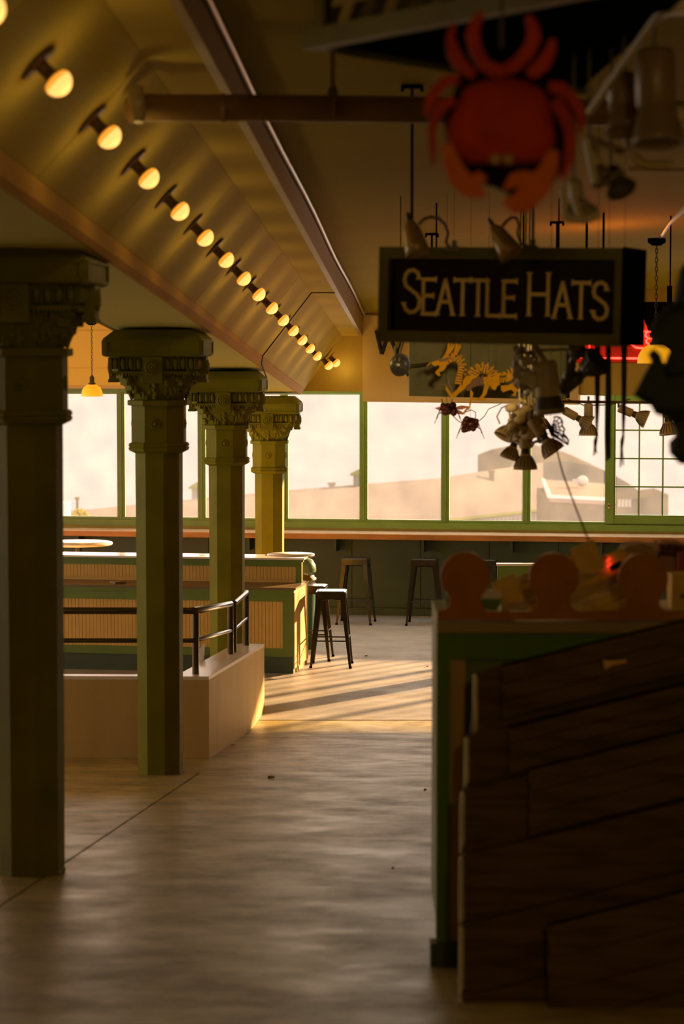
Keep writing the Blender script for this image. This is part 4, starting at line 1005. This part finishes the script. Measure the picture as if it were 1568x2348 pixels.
# butterfly: filigree wings
t = thing('metal_butterfly', 'dark filigree metal butterfly hanging above the red string', 'ornament', P(1262, 990, 12.2))
B0 = (1262, 985)
def seg(q, pts, r=.0022): q.tube([P(x, y, 12.2) for x, y in pts], r*1.7, 5)
q = MB()
for k_, (ex, ey) in enumerate(((1272, 960), (1283, 957), (1288, 966), (1290, 978), (1293, 990), (1295, 1002), (1302, 1008), (1303, 1018))):
    seg(q, [B0, ((B0[0]+ex)/2+2, (B0[1]+ey)/2-3), (ex, ey)], .002)
ring_pts = [(1268, 958), (1276, 955), (1284, 958), (1289, 966), (1288, 976), (1294, 984), (1291, 994), (1298, 1002), (1303, 1010), (1302, 1020), (1293, 1014), (1284, 1008), (1275, 1003), (1266, 996)]
seg(q, ring_pts, .003)
for f_ in (.45, .7): seg(q, [(B0[0]+(x-B0[0])*f_, B0[1]+(y-B0[1])*f_) for x, y in ring_pts], .002)
q.build('wing', M_wire, t)
q = MB(); seg(q, [B0, (1250, 975), (1246, 990), (1255, 995), (1248, 1000)], .004); seg(q, [(1258, 975), (1262, 985), (1268, 1000)], .007); seg(q, [(1252, 960), (1256, 975), (1262, 985)], .002); q.build('body', M_wire, t)
hang(t, 1262, 975, 12.2)

# ---------------------------------------------------------------- straps
SD2 = 10.62
for n_, (x, yb, lb) in enumerate(((1370, 1045, 'leftmost dark hanging strap with a knotted end'), (1395, 1058, 'middle dark hanging strap, plain and straight'), (1431, 1072, 'rightmost dark hanging strap with a forked end'))):
    t = thing('hanging_strap', lb, 'strap', P(x, yb, SD2), 'dark straps under the lettered sign')
    q = MB(); wv = 7
    if n_ == 1: q.pix([(x-6, 790), (x+6, 790), (x+7, 900), (x+5, 1050), (x-5, yb), (x-8, 1000), (x-7, 900)], SD2, .012)
    else: q.pix([(x-7, 790), (x+7, 790), (x+5, 920), (x, 1000), (x-4, 1005), (x-6, 920)], SD2, .012)
    q.build('strap', M_strap, t)
    if n_ != 1:
        q = MB(); q.tube([P(x-2, 998, SD2), P(x-5, 1012, SD2), P(x-6, 1028, SD2), P(x-9, yb, SD2)], [.006, .009, .006, .003], 8); q.tube([P(x-5, 1020, SD2), P(x-2, yb-5, SD2)], .003, 6); q.build('knot', M_strap, t)
    hang(t, x, 792, SD2, .0012)

# ---------------------------------------------------------------- neon sign
ND = 17.5
t = thing('neon_sign', 'dark neon sign box with red glowing tubes behind the lettered sign', 'sign', P(1420, 832, ND))
def nbox(name, x0, y0, x1, y1, D, th, m, **k): q = MB(); q.pix([(x0, y1), (x1, y1), (x1, y0), (x0, y0)], D, th); return q.build(name, m, t, **k)
nbox('case', 1300, 692, 1562, 832, ND+.03, .3, M_black)
nbox('panel', 1303, 770, 1480, 831, ND+.01, .02, M_neonp, label='deep red lower face')
q = MB(); q.tube([P(1307, 820, ND-.02), P(1470, 822, ND-.02)], .0075, 8); q.build('neon_tube', M_neon, t)
def nt_(pts, r=.0075, m=M_neon): q = MB(); q.tube([P(x, y, ND-.02) for x, y in pts], r, 8); q.build('neon_tube', m, t)
nt_([(1312, 800), (1328, 801)]); nt_([(1321, 770), (1321, 800)])
nt_([(1360+9*math.sin(a), 793-14*math.cos(a)) for a in [i*2*PI/14 for i in range(15)]])
q = MB(); q.pix([(1455, 730), (1476, 730), (1489, 768), (1494, 782), (1488, 797), (1470, 800), (1448, 792), (1446, 762)], ND, .02); q.build('lit_shape', M_neon2, t, label='dull red lit bell shape')
nt_([(1450, 731), (1474, 732)]); nt_([(1446, 789), (1458, 797), (1476, 799)]); nt_([(1460, 764), (1478, 760), (1492, 761)]); nt_([(1482, 762), (1479, 770), (1486, 776), (1496, 777)]); nt_([(1482, 778), (1482, 786), (1490, 790)])
nt_([(1514, 773), (1526, 772)]); nt_([(1526, 767), (1544, 776)])
point_light('neon_light', P(1400, 700, ND+.6)+Vector((0, 0, .12)), 11, (1, .26, .03), .15, t)
point_light('neon_light', P(1330, 790, ND-.15), 2.0, (1, .05, .02), .05, t)
nbox('post', 1531, 655, 1541, 695, ND+.1, .05, M_black)
for x in (1345, 1536): hang(t, x, 695, ND+.12, .006, M_black)

# ---------------------------------------------------------------- pendant lamps
def pendant(x, ytop, yshade, yrim, D, w_px, label, zc=None, canopy_z=None):
    s = D/F; r = w_px/2*s; c = P(x, yrim, D); top = P(x, ytop, D).z
    t = thing('pendant_lamp', label, 'lamp', (c.x, D, c.z), 'amber glass pendant lamps')
    h = (yrim-yshade)*s
    q = MB(); q.lathe([(r, 0), (r*.99, h*.15), (r*.93, h*.45), (r*.75, h*.75), (r*.45, h*.95), (r*.2, h)], 28, (c.x, D, c.z), close=False); q.build('shade', M_shade, t)
    q = MB(); q.lathe([(r*.34, h*.96), (r*.34, h*1.1), (r*.22, h*1.15), (r*.22, h*1.6), (r*.12, h*1.65), (r*.05, h*1.8)], 14, (c.x, D, c.z)); q.build('fitting', M_fixd, t)
    q = MB(); q.lathe([(.03, -.05), (.06, -.03), (.06, 0)], 16, (c.x, D, top)); q.build('canopy', M_black, t)
    z0 = c.z+h*1.75; n_ = int((top-.04-z0)/.03); q = MB()
    for i in range(n_):
        zc_ = z0+(i+.5)*(top-.04-z0)/n_; hl = (top-.04-z0)/n_*.62; ax = Vector((1, 0, 0)) if i % 2 else Vector((.3, .95, 0))
        pts = [Vector((c.x, D, zc_))+ax*(.009*math.sin(a))+Vector((0, 0, hl*math.cos(a))) for a in [k_*2*PI/8 for k_ in range(9)]]; q.tube(pts, .0032, 5, cap=False)
    q.build('chain', M_fixd, t)
    point_light('pendant_light', (c.x, D, c.z-.06), 6 if D > 20 else 3, (1, .55, .15), .05, t); return t
pendant(211, 735, 881, 909, 26.5, 50, 'small amber glass pendant lamp on a chain between the first two columns')
pendant(1503, 546, 790, 833, 16.3, 84, 'larger amber glass pendant lamp on a chain by the red neon sign')
pl_ = None
for lx, ly in ((.8, .2),):  # one more lamp, added out of view to brighten the near stall
    t = thing('pendant_lamp', 'added amber pendant lamp, unseen behind the photographer, brightening the near stall', 'lamp', (lx, ly, 4.15), 'added amber pendant lamps outside the picture')
    q = MB(); q.lathe([(.14, 0), (.135, .03), (.11, .07), (.05, .10), (.02, .11)], 24, (lx, ly, 4.15), close=False); q.build('shade', M_shade, t)
    q = MB(); q.tube([(lx, ly, 4.24), (lx, ly, ceil_z(lx, ly)-.005)], .008, 6); q.build('rod', M_fixd, t)
    point_light('pendant_light', (lx, ly, 4.05), 95, (1, .66, .26), .10, t)
# short wall of the left lamp: light of the room behind
# ---------------------------------------------------------------- dark hanging silhouette at the right edge
t = thing('hanging_foliage', 'dark green lobed hanging decoration, out of focus at the right edge', 'decoration', P(1540, 1060, 7.2))
FD = 7.0
shapes = [[(1455, 905), (1478, 860), (1496, 830), (1488, 812), (1500, 800), (1514, 812), (1530, 860), (1600, 850), (1600, 960), (1530, 958), (1505, 950), (1494, 930), (1470, 918)],
          [(1500, 740), (1530, 700), (1568, 690), (1600, 640), (1600, 900), (1540, 890), (1520, 850), (1540, 800), (1500, 790), (1490, 765)],
          [(1520, 940), (1600, 930), (1600, 1068), (1560, 1064), (1538, 1040), (1536, 1015), (1550, 1000), (1545, 975)], [(1560, 620), (1600, 560), (1600, 720), (1545, 700)]]
for i, s_ in enumerate(shapes):
    q = MB(); a = [P(x, y, FD+.05*i) for x, y in s_]; b = [p+Vector((0, .03, 0)) for p in a]; cc = sum(a, Vector())/len(a)
    q.hexa(a, b); ring_ = [cc+(p-cc)*.7+Vector((0, -.02, 0)) for p in a]; q.hexa(a, ring_); q.build('lobe', M_leaf, t)
q = MB(); p = P(1580, 600, FD); q.tube([p, (p.x, p.y, ceil_z(p.x, p.y))], .004, 6); q.build('hanging_cord', M_wire, t)

# ---------------------------------------------------------------- crab: painted cut-out, built in relief
CD = 5.45
t = thing('crab_sign', 'big red cut-out wooden crab hanging claws down, out of focus', 'crab', P(1155, 485, CD))
def K(pts): return [(950+x/3.824, 20+y/3.824) for x, y in pts]
def cut(name, pts, D, m=M_red, th=.02, **k): q = MB(); q.pix(K(pts), D, th); return q.build(name, m, t, **k)
def limb(name, pts, rs, D, m=M_red, **k):
    q = MB(); pp = []
    up = []; dn = []
    for i, (x, y) in enumerate(pts):
        a = pts[max(0, i-1)]; b = pts[min(len(pts)-1, i+1)]; L_ = math.dist(a, b); d = ((b[0]-a[0])/L_, (b[1]-a[1])/L_); r = rs[i]*1.2
        up.append((x-d[1]*r, y+d[0]*r)); dn.append((x+d[1]*r, y-d[0]*r))
    for i in range(len(pts)-1): q.pix(K([up[i], up[i+1], dn[i+1], dn[i]]), D, .022)
    return q.build(name, m, t, **k)
# shell: domed
q = MB(); shell = [(430, 700), (560, 640), (700, 612), (850, 610), (980, 640), (1090, 690), (1160, 760), (1200, 880), (1220, 1020), (1235, 1180), (1190, 1290), (1080, 1350), (900, 1360), (800, 1380), (700, 1360), (480, 1350), (370, 1280), (300, 1150), (290, 1010), (350, 880), (400, 790)]
a = [P(x, y, CD) for x, y in K(shell)]; cc = sum(a, Vector())/len(a); q.hexa([p+Vector((0, .03, 0)) for p in a], a)
rings_ = [a]+[[cc+(p-cc)*f_+Vector((0, -g_, 0)) for p in a] for f_, g_ in ((.92, .018), (.75, .035), (.45, .046), (.004, .05))]
for r0, r1 in zip(rings_[:-1], rings_[1:]):
    n_ = len(r0); q.add(r0+r1, [(i, (i+1) % n_, n_+(i+1) % n_, n_+i) for i in range(n_)], True)
q.build('shell', M_red, t)
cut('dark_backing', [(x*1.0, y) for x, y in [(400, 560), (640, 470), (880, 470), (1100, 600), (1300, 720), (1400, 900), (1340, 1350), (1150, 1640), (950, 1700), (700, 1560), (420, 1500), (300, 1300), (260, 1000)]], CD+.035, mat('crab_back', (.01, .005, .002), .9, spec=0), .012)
limb('leg', [(345, 120), (315, 250), (340, 380), (400, 480), (520, 590)], [16, 30, 48, 50, 30], CD)
limb('leg', [(590, 30), (540, 110), (510, 220), (540, 360), (600, 480), (700, 540), (800, 560)], [22, 42, 48, 46, 48, 52, 40], CD+.008)
limb('leg', [(1000, 60), (1040, 160), (1050, 260), (1000, 370), (900, 480), (800, 540)], [22, 42, 50, 50, 48, 44], CD+.008)
limb('leg', [(1215, 265), (1195, 360), (1140, 470), (1050, 550), (1000, 580)], [20, 40, 52, 52, 30], CD)
limb('leg', [(390, 610), (280, 630), (190, 710), (130, 820), (95, 940)], [34, 45, 42, 34, 14], CD+.004)
limb('leg', [(350, 790), (240, 850), (180, 950), (155, 1060), (160, 1200), (165, 1370)], [36, 42, 38, 30, 28, 16], CD+.008)
limb('leg', [(1180, 680), (1290, 700), (1390, 790), (1450, 900), (1465, 1000), (1440, 1090)], [40, 48, 42, 36, 28, 12], CD+.004)
limb('leg', [(1220, 800), (1310, 920), (1360, 1060), (1370, 1200), (1350, 1340), (1300, 1500)], [50, 48, 42, 40, 34, 14], CD+.008)
limb('claw', [(280, 1180), (320, 1330), (390, 1480), (500, 1580), (620, 1640)], [34, 62, 78, 72, 18], CD-.012, M_redo)
limb('claw', [(390, 1500), (500, 1520), (570, 1480), (630, 1500)], [40, 42, 48, 16], CD-.016, M_redo)
limb('claw', [(1220, 1240), (1180, 1400), (1080, 1560), (960, 1680), (870, 1720), (780, 1680)], [40, 66, 96, 88, 70, 14], CD-.012, M_redo)
limb('claw', [(1060, 1500), (960, 1490), (870, 1500), (790, 1580)], [50, 60, 52, 12], CD-.016, M_redo)
for x in (705, 820):
    q = MB(); q.ball(P(*K([(x, 1320)])[0], CD-.03), .012, 10); q.build('eye', mat('crab_eye', (.35, .25, .08), .4), t, label='yellowish eye')
q = MB(); p = P(1150, 110, CD+.04); q.tube([p, p+Vector((0, .0, .25))], .004, 6); q.build('hanging_wire', M_wire, t)

# ---------------------------------------------------------------- wedge sign at the top
t = thing('wedge_sign', 'large green-edged sign with tan lettering hanging at the top, dark underneath', 'sign', P(692, 125, 7.2))
zb_ = P(692, 125, 7.2).z
def onz(x, y):      # point of the horizontal underside seen at a pixel
    p = P(x, y, 1.0); k_ = (zb_-EYE)/(p.z-EYE); return Vector((p.x*k_, k_, zb_))
A_ = onz(738, 118); B_ = onz(1640, -50); C_ = onz(1345, 217); up = Vector((0, 0, .75))
q = MB(); e = .03; q.hexa([A_+Vector((.02, .01, .02)), B_+Vector((0, .02, .02)), C_+Vector((-.02, -.02, .02))], [A_+up, B_+up, C_+up]); q.build('case', M_black, t)
def edge(p0, p1, nm, m, z0, z1, d, off):
    dv = (p1-p0).normalized(); n_ = Vector((-dv.y, dv.x, 0))*off
    q = MB(); a = [p0+n_+Vector((0, 0, z0)), p1+n_+Vector((0, 0, z0)), p1+n_+Vector((0, 0, z1)), p0+n_+Vector((0, 0, z1))]; n2 = n_.normalized()*d; q.hexa(a, [p+n2 for p in a]); return q.build(nm, m, t)
edge(A_, B_, 'frame', M_signg, 0, .055, .05, -.025); edge(A_, C_, 'frame', M_signg, 0, .05, .03, .0)
edge(A_, B_, 'panel', M_blackp, .055, .7, .01, -.006)
dv = (B_-A_).normalized(); n_ = Vector((dv.y, -dv.x, 0))
q = MB(); a = A_+n_*.03+Vector((0, 0, .0)); q.hexa([a, a+dv*.045, a+dv*.045+up, a+up], [p-n_*.05 for p in (a, a+dv*.045, a+dv*.045+up, a+up)]); q.build('frame', M_signg, t)
for i in range(8):
    q = MB(); s0 = .10+.115*i
    b0 = A_+dv*s0+n_*.010+Vector((0, 0, .062)); pts = [b0, b0+dv*.055, b0+dv*.098+Vector((0, 0, .06)), b0+dv*.040+Vector((0, 0, .06))]
    q.hexa(pts, [p+n_*.006 for p in pts]); q.build('letter_stroke', M_letter, t)
q = MB(); pts = [A_+dv*.075+n_*.010+Vector((0, 0, .118)), A_+dv*.10+n_*.010+Vector((0, 0, .118)), A_+dv*.95+n_*.010+Vector((0, 0, .12)), A_+dv*.95+n_*.010+Vector((0, 0, .16)), A_+dv*.09+n_*.010+Vector((0, 0, .17))]
q.hexa(pts, [p+n_*.006 for p in pts]); q.build('letter_band', M_letter, t)
for pp in (A_.lerp(B_, .3), A_.lerp(C_, .7)):
    q = MB(); z_ = ceil_z(pp.x, pp.y); q.tube([pp+up*.98, (pp.x, pp.y, max(z_, zb_+.8))], .006, 6); q.build('hanging_rod', M_black, t)

# ---------------------------------------------------------------- blurred fixtures at the upper right
t = thing('lighting_bar', 'slanted pale bar carrying lamps at the upper right corner', 'track', P(1360, 255, 6.8))
q = MB(); q.tube([P(1350, 258, 6.9), P(1425, 150, 6.7), P(1500, 45, 6.5), P(1590, -40, 6.3)], .011, 10); q.build('bar', M_fix, t)
q = MB(); q.pix([(1490, 20), (1530, -20), (1600, -20), (1600, 30), (1540, 30), (1505, 45)], 6.5, .05); q.build('bracket', M_fix, t)
G4 = 'large blurred lamps at the upper right'
hang(t, 1500, 40, 6.5, .006, M_fixd)
def par(x0, y0, x1, y1, D, r0, r1, label, m=M_fixd, m2=M_fix):
    a = P(x0, y0, D); b = P(x1, y1, D-.05); t = thing('stage_lamp', label, 'spotlight', a, G4); d = (b-a).normalized(); R = d.to_track_quat('Z', 'Y').to_matrix(); L_ = (b-a).length
    q = MB(); q.lathe([(r0*.3, 0), (r0*.9, .01), (r0, .03), (r0, L_*.6), (r0*.85, L_*.62)], 20, a, R); q.build('can', m, t)
    q = MB(); q.lathe([(r0*.85, L_*.6), (r1, L_*.95), (r1*1.03, L_), (r1*.9, L_), (r0*.6, L_*.7)], 20, a, R); q.build('reflector', m2, t); hang(t, x0, y0, D, .004, M_fixd); return t
fx = mat('fixture_mid', (.20, .14, .06), .4)
par(1430, 170, 1440, 300, 6.9, .05, .062, 'upright dark cylindrical lamp left of the two at the upper right', fx, fx)
par(1500, 110, 1510, 330, 6.6, .055, .07, 'broad dark cylindrical lamp at the right edge near the top', fx, fx)
par(1350, 330, 1385, 415, 7.2, .018, .04, 'slim tilted lamp below the slanted bar, next to the crab', M_fix, fx)
par(1315, 410, 1330, 490, 7.3, .022, .055, 'pale lamp hanging lowest of the blurred group right of the crab', M_fix, mat('reflector_olive', (.36, .32, .16), .35))
par(1400, 385, 1425, 435, 7.2, .03, .045, 'lamp with bright brass glints between the crab and the pale rod', M_chrome, M_fixd)
t = thing('bent_pipework', 'pale bent metal pipes joining the blurred lamps right of the crab', 'pipes', P(1380, 450, 7.1))
for pts, r, m in (([(1345, 320), (1365, 420)], .012, M_fix), ([(1430, 205), (1430, 285), (1440, 330), (1450, 345)], .013, M_fix), ([(1352, 318), (1430, 350)], .010, fx), ([(1450, 350), (1465, 370), (1490, 378), (1540, 379)], .012, M_chrome),
                  ([(1290, 430), (1296, 500)], .010, M_fix), ([(1312, 420), (1318, 460), (1330, 500)], .010, M_fix), ([(1300, 500), (1340, 505), (1375, 490)], .012, M_fix)):
    q = MB(); q.tube([P(x, y, 7.05) for x, y in pts], r, 10); q.build('arm', m, t)
q = MB(); q.tube([P(1440, 386, 9.8), P(1620, 390, 9.8)], .008, 8); q.build('conduit', M_conduit, label='thin straight conduit crossing behind the blurred lamps at the right edge', cat='pipe')
q = MB(); q.ball(P(1560, 265, 6.6), .03, 12); q.build('globe_ornament', M_fix, label='pale round globe at the right edge beside the blurred lamps', cat='ornament')

# ---------------------------------------------------------------- litter on the floor
def leaf(x, y, s_, label):
    lo, hi = 5, 28
    for _ in range(40):
        D = (lo+hi)/2; p = P(x, y, D)
        if p.z < floor_z(D): hi = D
        else: lo = D
    p = P(x, y, lo); q = MB(); z = floor_z(lo)+.004; rr = random.Random(x); pts = []
    for k_ in range(9): a = k_*2*PI/9; r = s_*(.5+rr.random()*.6); pts.append(Vector((p.x+r*math.cos(a), p.y+r*1.5*math.sin(a), z+.012*rr.random())))
    q.hexa(pts, [v+Vector((0, 0, .003)) for v in pts]); q.build('dry_leaf', M_dry, label=label, cat='leaf')
leaf(623, 1786, .028, 'dry brown leaf on the open floor right of the second column')
leaf(535, 1711, .02, 'dry brown leaf at the foot of the low wall')
leaf(901, 1996, .009, 'tiny dark leaf scrap on the near floor, left of the stall')
leaf(840, 1506, .02, 'dry leaf scrap on the sunlit floor near the stools')
leaf(980, 1530, .02, 'dry leaf scrap on the sunlit floor beside the stall')
leaf(975, 1815, .012, 'small dark leaf scrap on the floor close to the stall edge')

# ---------------------------------------------------------------- outside
sea_m = bpy.data.materials.new('sea'); sea_m.use_nodes = True; n = sea_m.node_tree; b = n.nodes['Principled BSDF']
b.inputs['Roughness'].default_value = .8; b.inputs['Specular IOR Level'].default_value = 0
g_ = n.nodes.new('ShaderNodeNewGeometry'); mp = n.nodes.new('ShaderNodeMapping'); mp.inputs['Scale'].default_value = (.035, .12, 1); n.links.new(g_.outputs['Position'], mp.inputs[0])
no = n.nodes.new('ShaderNodeTexNoise'); no.inputs['Scale'].default_value = 2.0; no.inputs['Detail'].default_value = 8; n.links.new(mp.outputs[0], no.inputs[0])
rr_ = n.nodes.new('ShaderNodeValToRGB'); rr_.color_ramp.elements[0].position = .38; rr_.color_ramp.elements[0].color = (.152, .173, .222, 1); rr_.color_ramp.elements[1].position = .6; rr_.color_ramp.elements[1].color = (.159, .182, .234, 1)
n.links.new(no.outputs[0], rr_.inputs[0]); n.links.new(rr_.outputs[0], b.inputs['Base Color'])
q = MB(); q.box((0, 2600, -18.5), (6000, 4800, 1)); q.build('sea', sea_m, kind='structure', label='pale hazy water of the bay beyond the windows', cat='water')
roof_m = mat('pier_roof', (.112, .102, .102), .8, spec=0, var=.08, scale=.15)
pw_ = mat('pier_wall', (.16, .155, .15), .7, spec=0); pg = mat('pier_green', (.075, .09, .03), .7, spec=0)
t = thing('pier_shed', 'long tan-roofed pier shed by the water outside the windows', 'building', (0, 135, -18))
def slab(mb, pts, drop=.6): a = pts; mb.hexa([p-Vector((0, 0, drop)) for p in a], a)
q = MB(); slab(q, [P(-700, 1240, 80), P(1030, 1189, 126), P(1245, 1166, 140), P(1245, 1060, 156), P(1000, 1097, 135), P(660, 1124, 122), P(100, 1178, 106), P(-700, 1215, 88)], .1); q.build('roof', roof_m, t)
q = MB(); a = P(700, 1203, 117); b_ = P(1030, 1190.5, 126); c_ = P(1245, 1167, 140)
for p0, p1 in ((a, b_), (b_, c_)):
    q.hexa([p0-Vector((0, 0, .1)), p1-Vector((0, 0, .1)), p1-Vector((0, 0, 14)), p0-Vector((0, 0, 14))], [p+Vector((0, 1, 0)) for p in (p0-Vector((0, 0, .1)), p1-Vector((0, 0, .1)), p1-Vector((0, 0, 14)), p0-Vector((0, 0, 14)))])
q.build('wall', mat('pier_grey', (.07, .07, .065), .7, spec=0), t)
q = MB()
for p0, p1 in ((a, b_), (b_, c_)): q.tube([p0-Vector((0, .12, .05)), p1-Vector((0, .12, .05))], .07, 4)
q.build('eave', pg, t)
for i in range(22):
    f_ = i/22; p = b_.lerp(c_, f_*1.0)-Vector((0, .15, .42)); q = MB(); q.box(p, (.17, .1, .42)); q.build('window', pw_, t)
for x, y, D, s_ in ((822, 1100, 127, 1.0), (452, 1132, 116, .9)):
    p = P(x, y+8, D); c1 = thing('roof_cupola', 'small louvred cupola on the pier roof, %s' % ('seen by the middle mullion' if x > 600 else 'seen between the second and third columns'), 'cupola', p-Vector((0, 0, .3)))
    q = MB(); q.box(p+Vector((0, 0, .15)), (.55*s_, .55*s_, .6)); q.build('body', mat('cupola_grey', (.10, .105, .10), .7, spec=0), c1)
    q = MB(); q.lathe([(.62*s_, .42), (.62*s_, .48), (.05, .72)], 4, p, rot=PI/4, smooth=False); q.build('roof', pg, c1)
for x, y, D, h in ((1127, 1090, 142, .55), (760, 1110, 126, .3), (1180, 1068, 152, .35)):
    p = P(x, y+8, D); q = MB(); q.box(p+Vector((0, 0, h/2-.3)), (.28, .28, h+.3)); q.box(p+Vector((0, 0, h-.1)), (.42, .42, .12)); q.build('chimney', mat('chimney_grey', (.09, .09, .085), .7, spec=0), t)
# arched shed behind
q = MB(); pts = [(1150, 1085), (1190, 1070), (1240, 1061), (1300, 1058), (1350, 1067), (1400, 1085), (1440, 1108), (1470, 1130), (1470, 1200), (1150, 1200)]
q.pix(pts, 170, 30); q.build('arched_shed', mat('arch_grey', (.055, .055, .052), .8, spec=0), label='grey shed with arched roof behind the pier roof at right', cat='building')
t = thing('flat_roofed_block', 'small block with pale flat roof edge outside, right of the pier shed', 'building', P(1320, 1205, 112))
q = MB(); q.pix([(1262, 1141), (1392, 1148), (1392, 1240), (1262, 1240)], 112, 8); q.build('wall', mat('block_grey', (.08, .07, .06), .8, spec=0), t)
q = MB(); a = [P(1245, 1101, 122), P(1400, 1112, 122), P(1400, 1143, 111.7), P(1260, 1136, 111.7)]; slab(q, a, .3); q.build('roof', mat('block_roof', (.16, .125, .11), .8, spec=0), t)
q = MB(); q.tube([P(1260, 1138, 111.5), P(1400, 1145, 111.5)], .1, 4); q.tube([P(1245, 1101, 122), P(1260, 1138, 111.5)], .12, 4); q.tube([P(1245, 1101, 122), P(1400, 1112, 122)], .06, 4); q.build('parapet', mat('parapet_white', (.3, .29, .27), .6, spec=0), t)
q = MB(); q.ball(P(1335, 1103, 118), .28, 10); q.box(P(1325, 1104, 118), (.5, .3, .2)); q.build('roof_vent', mat('parapet_white', (1, 1, 1)), t)
t = thing('grey_shed', 'grey shed with a strip of white windows outside the small-paned sash', 'building', P(1440, 1200, 130))
q = MB(); q.pix([(1396, 1150), (1532, 1134), (1532, 1182), (1396, 1200)], 130, 6); q.build('wall', mat('arch_grey', (1, 1, 1)), t)
for i in range(4):
    q = MB(); x = 1417+i*8; q.pix([(x, 1146+0), (x+6, 1145), (x+6, 1162), (x, 1163)], 129.8, .1); q.build('window', pw_, t)
t = thing('garden_shrub', 'yellow-green shrub outside, low in the leftmost window', 'shrub', P(185, 1192, 70))
q = MB(); rr = random.Random(9)
for i in range(140): a = rr.random()*2*PI; r = rr.random()**.5; q.ball(P(184+18*r*math.cos(a), 1185+14*r*math.sin(a)-3*rr.random(), 70+rr.random()*.4), .035+.03*rr.random(), 5)
q.build('foliage', mat('shrub_yellow', (.20, .15, .02), .8, spec=0), t, kind='stuff')
q = MB(); q.tube([P(186, 1185, 70.2), P(186, 1240, 70.2)], .05, 6); q.build('stem', M_fixd, t)
t = thing('mast', 'thin pale mast with a cap outside, low in the leftmost window', 'mast', P(177, 1180, 92))
q = MB(); q.tube([P(177, 1240, 92), P(177, 1140, 92)], .05, 6); q.build('pole', mat('mast_grey', (.06, .05, .04), .7, spec=0), t)
q = MB(); q.box(P(177, 1143, 92), (.16, .16, .1)); q.build('cap', mat('mast_grey', (1, 1, 1)), t)
q = MB(); q.pix([(134, 1152), (155, 1153), (155, 1215), (120, 1215)], 95, 1); q.build('white_kiosk', mat('parapet_white', (1, 1, 1)), label='small white hut outside, at the lower left of the leftmost window', cat='hut')
